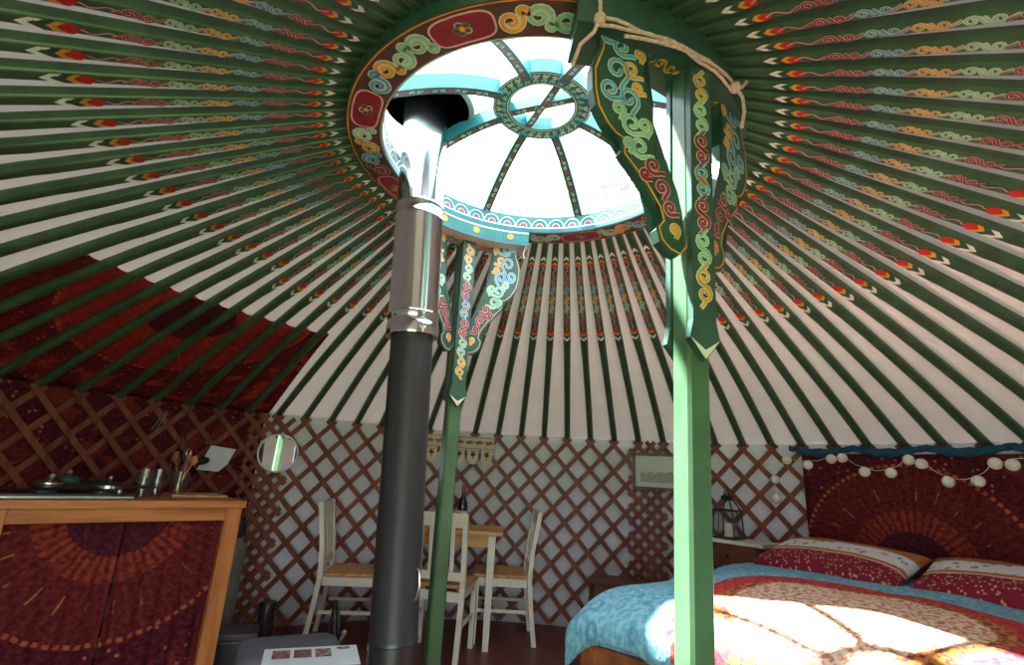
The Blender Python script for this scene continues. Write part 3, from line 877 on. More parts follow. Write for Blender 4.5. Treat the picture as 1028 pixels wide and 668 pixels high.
def rc_fn(u, v):
    az = -83.8+(43.1)*u; top = (1.83-RO)/(RW-RO)
    ph = (az-PH0-2)/DA; top += .012*math.cos(2*PI*ph)*0-.010*abs(math.sin(PI*ph))*-1
    if u < .05: top += (.05-u)*2.2
    k = top+(1.0-top)*v
    return roof_pt(az, k, .0395-.006*abs(math.sin(PI*ph)))
def rc_uv(u, v):
    az = -83.8+43.1*u; r = 1.83+(RW-1.83)*v
    return (R(az+62)*r, (1-v)*1.15-.95)
b.grid(rc_fn, 90, 16, 0, rc_uv)
o = b.build('roof_cloth', M['tap_backlit'], smooth=True, origin=roof_pt(-62, 1, .05), recalc=False)
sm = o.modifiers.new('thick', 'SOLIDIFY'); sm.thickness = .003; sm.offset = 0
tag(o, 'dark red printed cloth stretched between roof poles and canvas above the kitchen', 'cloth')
# blue swag above the bed tapestry
b = MB()
def sw(u, v):
    az = 45.2+51*u; ph = (az-45.2)/8.2
    z = 1.432-.030*abs(math.sin(PI*ph))+.012*(u)
    a = 2*PI*v
    return pol(az, RW-.085+.020*math.cos(a), z+(.015+.010*abs(math.sin(PI*ph)))*math.sin(a)+.006*math.sin(az*3+a*3))
b.grid(sw, 120, 12)
tag(b.build('blue_scarf', M['bluecloth'], smooth=True, origin=pol(70, RW-.08, 1.42)), 'rolled dark blue cloth swagged along the top of the bed tapestry', 'scarf')

# string of white balls
balls = [(779.5, 500.7), (778, 481.6), (790, 462), (811, 467), (834.5, 461), (845.4, 460), (868, 474), (894.5, 475), (912, 462), (925, 466), (952, 484), (982, 483.5), (999, 465.6), (1016.7, 467)]
bp = [on_tap(x, y, RW-.14) for x, y in balls]
gar = thing('string_lights', 'string of white cotton ball lights along the top of the bed tapestry', 'string lights', bp[6])
for q in bp:
    b = MB(); b.sphere(q, .031, 14); b.build('ball_shade', M['ball'], gar, smooth=True, origin=bp[6], angle=180)
b = MB()
pp = []
for i in range(len(bp)-1): pp += [bp[i].lerp(bp[i+1], k/5)+Vector((0, 0, .03-.02*math.sin(PI*k/5))) for k in range(5)]
pp.append(bp[-1]+Vector((0, 0, .03))); pp.append(bp[-1]+Vector((.2, -.3, .05)))
b.tube(pp, .0014, 6); b.build('cable', M['cord'], gar, origin=bp[6])

# mirror, picture, pelmet
def wall_T(az, r, z, roll=0.0):
    """local x = to the viewer's right along the wall, y = out of the wall into the room, z up"""
    a = R(az); n_ = -Vector((math.sin(a), math.cos(a), 0)); x_ = Vector((math.cos(a), -math.sin(a), 0))
    T = Matrix((x_, n_, Vector((0, 0, 1)))).transposed().to_4x4()
    if roll: T = T @ Matrix.Rotation(roll, 4, 'Y')
    T.translation = pol(az, r, z); return T
mp = on_tap(279, 455, RW-.075)
maz = math.degrees(math.atan2(mp.x, mp.y))
mr = thing('mirror', 'small round mirror with thin pale frame hung on the lattice', 'mirror', mp)
_n = ((CAM-mp).normalized()+(Vector((.35, -.55, 1.2))-mp).normalized()).normalized()      # hangs a little askew, facing the near post
_x = Vector((0, 0, 1)).cross(_n).normalized()*-1; T = Matrix((_x, _n, _x.cross(_n))).transposed().to_4x4(); T.translation = mp
b = MB(); T2 = T @ Matrix.Rotation(-PI/2, 4, 'X'); b.lathe([(.001, 0), (.126, 0), (.126, .006), (.001, .006)], 48, 0, T2); b.build('glass', M['mirror'], mr, origin=mp)
b = MB(); b.lathe([(.1265, -.004), (.138, -.004), (.138, .012), (.1265, .012), (.1265, -.004)], 48, 0, T2); b.build('frame', M['paper'], mr, smooth=True, origin=mp)

pp_ = on_tap(664, 474, RW-.06); paz = math.degrees(math.atan2(pp_.x, pp_.y))
pc = thing('framed_picture', 'framed landscape picture on the lattice, half hidden by the near post', 'picture', pp_)
T = wall_T(paz, RW-.06, pp_.z, R(0))
W2, H2, fw_ = .225, .142, .022
b = MB()
for a_, c_ in (((-W2, -.008, -H2), (W2, .014, -H2+fw_)), ((-W2, -.008, H2-fw_), (W2, .014, H2)), ((-W2, -.008, -H2), (-W2+fw_, .014, H2)), ((W2-fw_, -.008, -H2), (W2, .014, H2))): b.box(a_, c_, 0, T)
b.build('frame', M['framewood'], pc, origin=pp_)
b = MB(); b.box((-W2+fw_, -.006, -H2+fw_), (W2-fw_, .002, H2-fw_), 0, T); b.build('mount', M['mat'], pc, origin=pp_)
b = MB(); b.grid(lambda u, v: T @ Vector((-.165+.33*u, .0035, -.085+.16*v)), 1, 1, 0, lambda u, v: (u*2, v)); b.build('print', M['picture'], pc, origin=pp_)

b = MB()
PA0, PA1, PZ1, PZ0 = -22.8, -3.3, 1.425, 1.325
pr = RW-.066
b.grid(lambda u, v: pol(PA0+(PA1-PA0)*u, pr+.002*math.sin(u*40), PZ0+(PZ1-PZ0)*v), 40, 3)
npn = 8
for i in range(npn):
    x0 = i/npn+.012; x1 = (i+1)/npn-.012
    az = lambda u: PA0+(PA1-PA0)*u
    ol = [(x0, PZ0), (x0, PZ0-.085), ((x0+x1)/2-.02, PZ0-.125), ((x0+x1)/2+.02, PZ0-.125), (x1, PZ0-.085), (x1, PZ0)]
    b.add([pol(az(u), pr, z) for u, z in ol], [tuple(range(6))], 0)
wl_ = R(PA1-PA0)*pr
pf = lambda off: (lambda s, t: pol(PA0+(PA1-PA0)*s/wl_, pr-off, t))
for i in range(11):
    x = wl_*(i+.5)/11
    for ln in scroll_seg(x-.03, x+.03, .062): b.ribbon([(u, v*1.15+1.378) for u, v in ln], .007, 1, pf(.004))
for i in range(npn):
    x = wl_*(i+.5)/npn; zc = PZ0-.045
    b.poly([(x+.020*math.cos(2*PI*k/12), zc+.018*math.sin(2*PI*k/12)) for k in range(12)], 1, pf(.004))
    b.ribbon([(x-.03, zc+.032), (x, zc+.022), (x+.03, zc+.032)], .005, 1, pf(.004))
    b.ribbon([(x, zc-.02), (x, zc-.04)], .008, 1, pf(.004))
for t in (PZ1-.006, PZ0+.004): b.ribbon([(wl_*i/20, t) for i in range(21)], .004, 1, pf(.004))
o = b.build('wall_hanging', [M['pelmet'], M['pelmetmark']], smooth=False, origin=pol(-13, pr, PZ0), recalc=False)
tag(o, 'cream cloth pelmet with brown scrolls and pointed flaps on the lattice above the table', 'wall hanging')

# ------------------------------------------------------------------ kitchen counter
KZ = .93
F0, F1 = Vector((-1.401, 1.085, 0)), Vector((-2.07, .42, 0))       # front top corners, right and left
kd = (F1-F0).normalized(); kn_ = Vector((kd.y, -kd.x, 0)); 
if kn_.dot(Vector((0, -1, 0))) < 0: kn_ = -kn_
KL = (F1-F0).length; KDp = .46
KT = Matrix((kd, -kn_, Vector((0, 0, 1)))).transposed().to_4x4(); KT.translation = F0   # x to the left, y back, z up
ctr = thing('kitchen_counter', 'pine kitchen counter with dark red cloth front at the left', 'kitchen counter', F0)
def kbox(name, a, c, mat, bev=.004):
    b = MB(); b.box(a, c, 0, None, bev)
    o = b.build(name, mat, ctr); o.matrix_local = KT.to_3x3().to_4x4(); return o
kbox('worktop', (-.012, -.015, KZ-.035), (KL+.01, KDp, KZ), M['pineh'])
kbox('rail', (.075, .004, KZ-.095), (KL-.055, .028, KZ-.036), M['pineh'])
kbox('leg', (0, 0, 0), (.075, .06, KZ-.036), M['pine']); kbox('leg', (KL-.055, 0, 0), (KL, .06, KZ-.036), M['pine'])
kbox('leg', (0, KDp-.07, 0), (.07, KDp-.01, KZ-.036), M['pine']); kbox('leg', (KL-.07, KDp-.07, 0), (KL, KDp-.01, KZ-.036), M['pine'])
kbox('side_panel', (.004, .062, .08), (.02, KDp-.072, KZ-.04), M['pine']); kbox('shelf', (.022, .075, .12), (KL-.02, KDp-.075, .14), M['pineh'])
kc = MB()
def curtain(x0, x1, label):
    b = MB()
    def fn(u, v):
        x = x0+(x1-x0)*u; z = .04+(KZ-.135+.03)*v
        return KT @ Vector((x, .040+.010*math.sin(x*75+.6*math.sin(v*5))*(1.15-.5*v), z))
    b.grid(fn, 90, 14, 0, lambda u, v: (((x0+(x1-x0)*u)-.50)*1.06, ((.04+(KZ-.105)*v)-.89)*1.06))
    o = b.build('curtain', M['tap'], smooth=True, origin=KT @ Vector(((x0+x1)/2, .04, .04)), recalc=False)
    sm = o.modifiers.new('thick', 'SOLIDIFY'); sm.thickness = .003; sm.offset = 0
    tag(o, label, 'curtain', 'curtains under the kitchen counter')
curtain(.078, .475, 'right half of the dark red curtain hung under the kitchen counter')
curtain(.482, KL-.058, 'left half of the dark red curtain hung under the kitchen counter')

def onk(x, y): return KT @ Vector((x, y, KZ))
# hob with pans
hx0, hx1 = .47, KL-.02
hob = thing('gas_hob', 'flat gas hob with pale front edge on the kitchen counter', 'hob', onk((hx0+hx1)/2, .2))
def local_box(parent, name, a, c, mat, bev=.003):
    b = MB(); b.box(a, c, 0, KT, bev); return b.build(name, mat, parent, origin=parent_world(parent))
local_box(hob, 'plate', (hx0, .05, KZ+.004), (hx1, .34, KZ+.022), M['black'])
local_box(hob, 'front_edge', (hx0, .042, KZ+.001), (hx1, .052, KZ+.012), M['steel'], .002)
for i in range(2):
    for j in range(2):
        b = MB(); c = KT @ Vector((hx0+.11+i*.21, .13+j*.14, KZ+.022)); b.lathe([(.045, 0), (.045, .008), (.03, .014), (.0001, .014)], 20, 0, None, c); b.build('burner', M['blackmetal'], hob, origin=parent_world(hob))
for x in (.055, .12):
    b = MB(); c = KT @ Vector((hx0-.0+.03+x*.3, .10+x*.6, KZ+.022)); b.lathe([(.012, 0), (.010, .014), (.0001, .014)], 14, 0, None, c); b.build('knob', M['steel'], hob, origin=parent_world(hob))
def pan(x, y, r, h, label, lidded, mat, rim):
    c = onk(x, y)+Vector((0, 0, .037)); t = thing('saucepan', label, 'saucepan', c)
    b = MB(); b.lathe([(r*.9, 0), (r, .006), (r, h), (r-.004, h), (r-.006, .008), (.0001, .006)], 28, 0, None, c); b.build('pot', mat, t, smooth=True, origin=c)
    b = MB(); b.lathe([(r+.004, h), (r+.004, h+.005), (r*.6, h+.014), (.0001, h+.018)], 28, 0, None, c); b.build('lid', rim, t, smooth=True, origin=c)
    b = MB(); b.lathe([(.006, h+.016), (.012, h+.03), (.008, h+.04), (.0001, h+.041)], 14, 0, None, c); b.build('knob', M['steel'], t, smooth=True, origin=c)
    b = MB(); d = KT.to_3x3() @ Vector((-1, -.25, 0)); b.tube([c+d*r+Vector((0, 0, h*.7)), c+d*(r+.05)+Vector((0, 0, h*.8)), c+d*(r+.12)+Vector((0, 0, h*.85))], .007, 8); b.build('handle', M['black'], t, smooth=True, origin=c)
pan(hx0+.09, .15, .058, .018, 'low steel pan at the right end of the gas hob', True, M['steel'], M['blackmetal'])
pan(hx0+.30, .17, .056, .020, 'dark pan with pale lid in the middle of the gas hob', True, M['blackmetal'], M['steel'])
pan(hx0+.23, .29, .050, .035, 'taller dark green pot at the back of the gas hob', True, M['panelgreen'], M['panelgreen'])
def tumbler(x, y, label):
    c = onk(x, y); b = MB()
    b.lathe([(.026, 0), (.032, .135), (.0305, .135), (.025, .006), (.0001, .005)], 24, 0, None, c+Vector((0, 0, .001)))
    tag(b.build('drinking_glass', M['glass'], smooth=True, origin=c), label, 'glass', 'drinking glasses on the counter')
tumbler(.425, .16, 'clear drinking glass on the counter, the one nearer the gas hob')
tumbler(.365, .18, 'clear drinking glass on the counter, the one nearer the utensils')
b = MB(); b.box((.03, .16, KZ+.001), (.29, .36, KZ+.014), 0, KT, .004)
cbd = tag(b.build('chopping_board', M['oak'], origin=onk(.15, .2)), 'pale wooden chopping board at the right end of the counter', 'chopping board')
c = onk(.25, .25)+Vector((0, 0, .015)); 
b = MB(); b.lathe([(.040, 0), (.045, .11), (.042, .11), (.038, .006), (.0001, .005)], 24, 0, None, c)
tag(b.build('utensil_jar', M['glass'], smooth=True, origin=c), 'clear jar on the chopping board holding wooden utensils', 'jar')
rnd = random.Random(3)
ut = [('wooden_spoon', M['pine']), ('wooden_spoon', M['pine']), ('spatula', M['walnut']), ('wooden_spoon', M['walnut']), ('whisk', M['steel'])]
utl = ['reddish wooden spoon leaning left in the utensil jar', 'reddish wooden spoon standing upright in the utensil jar', 'brown spatula with flat blade in the utensil jar', 'dark brown wooden spoon leaning back in the utensil jar', 'steel whisk leaning right in the utensil jar']
for i, (nm, mt) in enumerate(ut):
    a = 2*PI*i/5+.4; p0 = c+Vector((.014*math.cos(a+PI), .014*math.sin(a+PI), .009)); p1 = c+Vector((.026*math.cos(a), .026*math.sin(a), .115)); dr = (p1-p0).normalized(); L = .145+.03*rnd.random()
    b = MB(); b.tube([p0, p0+dr*L], .0045, 8)
    if nm == 'wooden_spoon': b.sphere(p0+dr*(L+.02), (.017, .010, .026), 12)
    elif nm == 'spatula': b.box((-.018, -.003, 0), (.018, .003, .06), 0, Matrix.Translation(p0+dr*L) @ dr.to_track_quat('Z', 'Y').to_matrix().to_4x4(), .001)
    else:
        for k in range(3):
            q = dr.to_track_quat('Z', 'Y').to_matrix().to_4x4(); q.translation = p0+dr*L
            b.tube([(q @ Matrix.Rotation(PI*k/3, 4, 'Z')) @ Vector((.02*math.sin(t), 0, .035-.035*math.cos(t))) for t in [2*PI*j/16 for j in range(16)]], .0012, 5, closed=True)
    tag(b.build(nm, mt, smooth=True, origin=p0), utl[i], 'utensil', 'utensils in the jar')
# note and black ladle, hanging on the lattice
nc = on_tap(219, 461, RW-.060); naz = math.degrees(math.atan2(nc.x, nc.y))
T = wall_T(naz, RW-.060, nc.z)
b = MB(); ol = [(-.118, -.074), (-.058, .086), (.102, .070), (.064, -.034), (.014, -.084)]
b.prism(ol, -.0008, .0008, 0, T)
tag(b.build('paper_note', M['paper'], origin=nc), 'tilted white paper note pinned on the lattice above the counter', 'note')
lc = on_tap(203, 463, RW-.105); T = wall_T(math.degrees(math.atan2(lc.x, lc.y)), RW-.105, lc.z, R(-12))
lad = thing('ladle', 'black ladle hanging in front of the white paper note', 'ladle', lc)
b = MB(); b.sphere((0, 0, 0), (.045, .018, .024), 16, 0, T); b.build('bowl', M['black'], lad, smooth=True, origin=lc)
b = MB(); b.tube([T @ Vector(p) for p in ((-.035, 0, .005), (-.07, .0, .03), (-.09, -.01, .12), (-.09, -.03, .18))], .005, 8); b.build('handle', M['black'], lad, smooth=True, origin=lc)
sc_ = on_tap(160, 424, RW-.03); T = wall_T(math.degrees(math.atan2(sc_.x, sc_.y)), RW-.03, sc_.z, R(22))
b = MB(); 
for dx in (-.012, .012): b.tube([T @ Vector((dx, 0, -.06)), T @ Vector((dx*.6, 0, .06))], .004, 8)
b.tube([T @ Vector((-.007, 0, .06)), T @ Vector((0, 0, .072)), T @ Vector((.007, 0, .06))], .004, 8)
tag(b.build('kitchen_tongs', M['steel'], smooth=True, origin=sc_), 'small steel tongs hanging high on the lattice above the counter', 'tongs')

# things beside the counter
c = Vector((-1.69, 1.68, 0)); cn = thing('canister', 'tall grey canister with black cap tucked behind the counter leg', 'canister', c)
b = MB(); b.lathe([(.06, 0), (.068, .01), (.068, .60), (.05, .65), (.03, .67), (.0001, .67)], 28, 0, None, c); b.build('body', M['canister'], cn, smooth=True, origin=c)
b = MB(); b.lathe([(.032, .665), (.05, .68), (.052, .74), (.04, .765), (.0001, .768)], 24, 0, None, c); b.build('cap', M['black'], cn, smooth=True, origin=c)
c = Vector((-1.50, 1.46, 0)); bn = thing('storage_box', 'black open box with grey rim on the floor beside the counter', 'box', c)
T = Matrix.Translation(c) @ Matrix.Rotation(R(20), 4, 'Z')
b = MB(); b.box((-.12, -.09, 0), (.12, .09, .19), 0, T, .012); b.build('body', M['black'], bn, origin=c)
b = MB(); b.box((-.128, -.098, .191), (.128, .098, .225), 0, T, .008); b.build('rim', M['stone'], bn, origin=c)
c = Vector((-1.40, 1.62, 0)); fk = thing('flask', 'dark glossy cylinder with bright highlight standing beside the black box', 'flask', c)
b = MB(); b.lathe([(.042, 0), (.046, .006), (.046, .285), (.0001, .285)], 28, 0, None, c); b.build('body', M['binbrown'], fk, smooth=True, origin=c)
b = MB(); b.lathe([(.049, .286), (.049, .33), (.044, .336), (.0001, .336)], 28, 0, None, c); b.build('lid', M['black'], fk, smooth=True, origin=c)

# grey bag with leaflet in front
BZ = .45
bc = Vector((-.875, .60, 0)); bag = thing('travel_bag', 'grey fabric bag with black straps on the floor in front of the counter', 'bag', bc)
bx = Vector((.31, .15, 0)).normalized(); by = Vector((-bx.y, bx.x, 0))
BT = Matrix((bx, by, Vector((0, 0, 1)))).transposed().to_4x4(); BT.translation = bc
b = MB(); b.box((-.20, -.22, 0), (.19, .115, BZ), 0, BT, .05); b.build('body', M['greyfab'], bag, smooth=True, origin=bc, angle=60)
b = MB()
for dx in (0, .018):
    b.tube([BT @ Vector((.155+dx, .10, BZ-.012)), BT @ Vector((.165+dx, .12, BZ+.05)), BT @ Vector((.168+dx*.4, .125, BZ+.11)), BT @ Vector((.178+dx, .12, BZ+.05)), BT @ Vector((.192+dx*.5, .09, BZ-.06))], .006, 8)
b.build('strap', M['black'], bag, smooth=True, origin=bc)
b = MB(); b.sphere(BT @ Vector((.215, .06, BZ-.005)), .012, 12); b.tube([BT @ Vector((.19, .06, BZ-.06)), BT @ Vector((.205, .06, BZ-.03)), BT @ Vector((.215, .06, BZ-.01))], .007, 8); b.build('toggle', M['canister'], bag, smooth=True, origin=bc)
lf = BT @ Vector((.035, -.165, BZ+.002)); 
b = MB(); LT = BT.copy(); LT.translation = lf; LT = LT @ Matrix.Rotation(R(-6), 4, 'Z')
b.box((-.145, -.16, 0), (.19, .05, .002), 0, LT)
tiles = [(-.115, -.045, 1), (-.04, .03, 1), (.035, .10, 2), (.115, .17, 3)]
for i, (x0, x1, mi) in enumerate(tiles):
    y1 = .025 if i < 3 else .035; y0 = y1-(.09 if i < 3 else .028)
    b.add([LT @ Vector(p) for p in ((x0, y0, .0026), (x1-.008, y0, .0026), (x1-.008, y1, .0026), (x0, y1, .0026))], [(0, 1, 2, 3)], mi)
tag(b.build('leaflet', [M['leafletp'], M['ph1'], M['ph2'], M['ph3']], origin=lf, recalc=False), 'white leaflet with small photographs lying on the grey bag', 'leaflet')

# ------------------------------------------------------------------ dining table and chairs
tx0, tx1, ty0, ty1 = -.86, -.04, 2.03, 2.47
tb = thing('dining_table', 'small table with oak top and white legs against the lattice', 'table', ((tx0+tx1)/2, (ty0+ty1)/2, 0))
to = parent_world(tb)
b = MB(); b.box((tx0, ty0, .722), (tx1, ty1, .75), 0, None, .006); b.build('tabletop', M['oak'], tb, origin=to)
b = MB()
for a_, c_ in (((tx0+.07, ty0+.055, .64), (tx1-.07, ty0+.075, .721)), ((tx0+.07, ty1-.075, .64), (tx1-.07, ty1-.055, .721)), ((tx0+.055, ty0+.08, .64), (tx0+.075, ty1-.08, .721)), ((tx1-.075, ty0+.08, .64), (tx1-.055, ty1-.08, .721))): b.box(a_, c_)
b.build('apron', M['oak'], tb, origin=to)
for x in (tx0+.05, tx1-.10):
    for y in (ty0+.05, ty1-.10):
        b = MB(); vs = []
        for z, s in ((0, .020), (.6, .025), (.721, .025)):
            vs += [(x+.025-s, y+.025-s, z), (x+.025+s, y+.025-s, z), (x+.025+s, y+.025+s, z), (x+.025-s, y+.025+s, z)]
        fs = [(i*4+j, i*4+(j+1) % 4, (i+1)*4+(j+1) % 4, (i+1)*4+j) for i in range(2) for j in range(4)]+[(3, 2, 1, 0), (8, 9, 10, 11)]
        b.add(vs, fs); b.build('leg', M['chairwhite'], tb, origin=to)

def make_chair():
    """local frame: faces +y, rear posts at y=-.2, origin at floor under the seat"""
    t = thing('dining_chair', '', 'chair')
    W, Dp = .185, .19
    b = MB(); b.box((-.20, -.165, .425), (.20, .215, .447), 0, None, .008); b.build('seat', M['oak'], t)
    for s in (-1, 1):
        b = MB(); k = .016
        path = [(-.235, 0), (-.205, .22), (-.185, .43), (-.20, .62), (-.245, .885)]
        vs = []
        for y, z in path: vs += [(s*(W-.0)-k, y-k, z), (s*W+k, y-k, z), (s*W+k, y+k, z), (s*W-k, y+k, z)]
        n = len(path); fs = [(i*4+j, i*4+(j+1) % 4, (i+1)*4+(j+1) % 4, (i+1)*4+j) for i in range(n-1) for j in range(4)]+[(3, 2, 1, 0), ((n-1)*4, (n-1)*4+1, (n-1)*4+2, (n-1)*4+3)]
        b.add(vs, fs); b.build('leg', M['chairwhite'], t)                       # rear leg running up into the back post
        b = MB(); b.box((s*(W-.005)-.017, .17, 0), (s*(W-.005)+.017, .204, .424), 0, None, .003); b.build('leg', M['chairwhite'], t)
        b = MB(); b.box((s*(W-.005)-.009, -.172, .20), (s*(W-.005)+.009, .171, .222), 0, None, .003); b.build('stretcher', M['chairwhite'], t)
    b = MB(); b.box((-W+.017, .178, .37), (W-.023, .198, .424)); b.box((-W+.017, -.195, .355), (W-.017, -.175, .41))
    for s in (-1, 1): b.box((s*W-.011, -.168, .37), (s*W+.007, .169, .424))
    b.build('seat_frame', M['chairwhite'], t)
    b = MB(); sh = lambda z: -.20-.045*(z-.62)/.265 if z > .62 else -.185-.015*(z-.43)/.19
    def bar(x0, x1, z0, z1, th=.009):
        vs = []
        for z in (z0, (z0+z1)/2, z1): vs += [(x0, sh(z)-th, z), (x1, sh(z)-th, z), (x1, sh(z)+th, z), (x0, sh(z)+th, z)]
        b.add(vs, [(i*4+j, i*4+(j+1) % 4, (i+1)*4+(j+1) % 4, (i+1)*4+j) for i in range(2) for j in range(4)]+[(3, 2, 1, 0), (8, 9, 10, 11)])
    bar(-W+.016, W-.016, .795, .88, .010); b.build('top_rail', M['chairwhite'], t)
    b = MB(); bar(-W+.016, W-.016, .475, .525); b.build('lower_rail', M['chairwhite'], t)
    for x in (-.105, -.035, .035, .105):
        b = MB(); bar(x-.013, x+.013, .526, .794, .007); b.build('back_slat', M['chairwhite'], t)
    return t
ch = make_chair()
def face(v): return math.atan2(-v[0], v[1])
spots = [((-1.06, 2.15), (.985, .12), 'white dining chair with wooden seat at the left end of the table'),
         ((-.425, 1.99), (.17, .985), 'white dining chair with its slatted back to the viewer, behind the post'),
         ((-.025, 2.425), (-.999, -.04), 'white dining chair at the right end of the table, facing left')]
for i, (p, d, lb) in enumerate(spots):
    o = ch if i == 0 else copy_tree(ch)
    o.location = (p[0], p[1], 0); o.rotation_euler = (0, 0, face(d)); o['label'] = lb; o['group'] = 'white dining chairs around the table'
# on the table
c = Vector((-.352, 2.28, .7505)); w = thing('wine_bottle', 'dark wine bottle with red capsule standing on the table', 'bottle', c)
b = MB(); b.lathe([(.034, 0), (.037, .006), (.037, .15), (.033, .175), (.016, .205), (.0135, .215), (.0135, .24)], 24, 0, None, c); b.build('body', M['bottle'], w, smooth=True, origin=c)
b = MB(); b.lathe([(.0145, .2405), (.0150, .26), (.0150, .285), (.0001, .286)], 20, 0, None, c); b.build('capsule', M['redcap'], w, smooth=True, origin=c)
b = MB(); b.lathe([(.0375, .04), (.0378, .04), (.0378, .11), (.0375, .11)], 24, 0, None, c); b.build('paper_label', M['paper'], w, smooth=True, origin=c)
c = Vector((-.52, 2.25, .7505)); b = MB(); b.lathe([(.035, 0), (.045, .008), (.048, .085), (.045, .085), (.042, .01), (.0001, .008)], 24, 0, None, c)
tag(b.build('mug', M['paper'], smooth=True, origin=c), 'white mug on the table left of the farther post', 'mug')
c = Vector((-.42, 2.15, .7505)); b = MB(); b.lathe([(.030, 0), (.036, .006), (.036, .10), (.033, .10), (.031, .01), (.0001, .008)], 24, 0, None, c)
tag(b.build('salt_pot', M['paper'], smooth=True, origin=c), 'small white pot on the table in front of the wine bottle', 'pot')

# ------------------------------------------------------------------ nightstand and lantern
NZ = .80
n0, n1 = Vector((1.325, 2.10, 0)), Vector((1.615, 1.765, 0))
nx = (n1-n0).normalized(); ny = Vector((-nx.y, nx.x, 0))
if ny.y < 0: ny = -ny
NW = (n1-n0).length
ns = thing('nightstand', 'brown wooden nightstand with white top edge and drawer beside the bed', 'nightstand', n0)
NTm = Matrix((nx, ny, Vector((0, 0, 1)))).transposed().to_4x4(); NTm.translation = n0
def nbox(name, a, c, mat, parent=None, bev=.003):
    b = MB(); b.box(a, c, 0, NTm, bev); return b.build(name, mat, parent or ns, origin=n0)
nbox('top', (-.015, -.015, NZ-.022), (NW+.015, .27, NZ), M['chairwhite'])
for x in (0, NW-.03):
    for y in (0, .225): nbox('leg', (x, y, 0), (x+.03, y+.03, NZ-.023), M['walnut'])
nbox('side_panel', (.004, .031, .40), (.014, .224, NZ-.025), M['walnut']); nbox('side_panel', (NW-.014, .031, .40), (NW-.004, .224, NZ-.025), M['walnut'])
nbox('back_panel', (.031, .24, .40), (NW-.031, .25, NZ-.025), M['walnut']); nbox('shelf', (.016, .005, .50), (NW-.016, .238, .515), M['walnut'])
dw = nbox('drawer', (.033, -.004, .62), (NW-.033, .20, NZ-.03), M['walnut'])
b = MB(); b.lathe([(.004, 0), (.005, .012), (.012, .016), (.010, .024), (.0001, .026)], 16, 0, NTm @ Matrix.Translation((NW/2, -.005, .70)) @ Matrix.Rotation(PI/2, 4, 'X')); b.build('knob', M['black'], dw, smooth=True, origin=n0)
for i, (h, wd, mt, lb) in enumerate(((.028, .15, 'navy', 'dark blue book lying lowest on the nightstand shelf'), (.022, .14, 'paper', 'pale book lying on the dark book in the nightstand'))):
    b = MB(); z0 = .516+(.0295 if i else 0); b.box((.10, .02, z0), (.10+wd, .20, z0+h), 0, NTm @ Matrix.Rotation(R(0), 4, 'Z'), .002)
    tag(b.build('book', M[mt], origin=NTm @ Vector((.15, .1, z0))), lb, 'book', 'books on the nightstand shelf')
c = NTm @ Vector((.165, .13, NZ+.001)); la = thing('lantern', 'black metal lantern with white candle standing on the nightstand', 'lantern', c)
LTm = Matrix((nx, ny, Vector((0, 0, 1)))).transposed().to_4x4(); LTm.translation = c
def lq(b, pts, r=.005): b.tube([LTm @ Vector(p) for p in pts], r, 6)
w0, w1, h1, h2, w2 = .075, .066, .185, .255, .030
b = MB(); b.box((-w0-.008, -w0-.008, 0), (w0+.008, w0+.008, .012), 0, LTm, .003); b.build('base', M['black'], la, origin=c)
b = MB()
for sx in (-1, 1):
    for sy in (-1, 1):
        lq(b, [(sx*w0, sy*w0, .012), (sx*w1, sy*w1, h1), (sx*w2, sy*w2, h2)])
for z, w in ((h1, w1), (h2, w2)):
    lq(b, [(-w, -w, z), (w, -w, z)]); lq(b, [(w, -w, z), (w, w, z)]); lq(b, [(w, w, z), (-w, w, z)]); lq(b, [(-w, w, z), (-w, -w, z)])
for s in (-1, 1):
    lq(b, [(0, s*w0, .012), (0, s*w1, h1)], .003); lq(b, [(s*w0, 0, .012), (s*w1, 0, h1)], .003)
b.build('frame', M['black'], la, origin=c)
b = MB(); b.box((-w2, -w2, h2), (w2, w2, h2+.03), 0, LTm, .006); b.lathe([(.022, 0), (.022, .012), (.0001, .014)], 16, 0, LTm @ Matrix.Translation((0, 0, h2+.03))); b.build('cap', M['black'], la, origin=c)
b = MB()
b.tube([LTm @ Vector((.022*math.cos(a), 0, h2+.046+.02*math.sin(a))) for a in [2*PI*k/20 for k in range(20)]], .003, 6, closed=True); b.build('ring_handle', M['black'], la, smooth=True, origin=c)
for k in range(4):
    b = MB(); Tk = LTm @ Matrix.Rotation(PI/2*k, 4, 'Z'); b.add([Tk @ Vector(p) for p in ((-w0+.004, w0-.001, .014), (w0-.004, w0-.001, .014), (w1-.004, w1-.001, h1-.004), (-w1+.004, w1-.001, h1-.004))], [(0, 1, 2, 3)]); b.build('pane', M['glass'], la, origin=c)
b = MB(); b.lathe([(.034, .0), (.034, .085), (.026, .088), (.0001, .082)], 24, 0, LTm @ Matrix.Translation((.008, 0, .0125))); b.tube([LTm @ Vector((.008, 0, .09)), LTm @ Vector((.01, 0, .108))], .0015, 5)
tag(b.build('candle', M['candle'], smooth=True, origin=LTm @ Vector((0, 0, .0125))), 'white pillar candle inside the black lantern', 'candle')

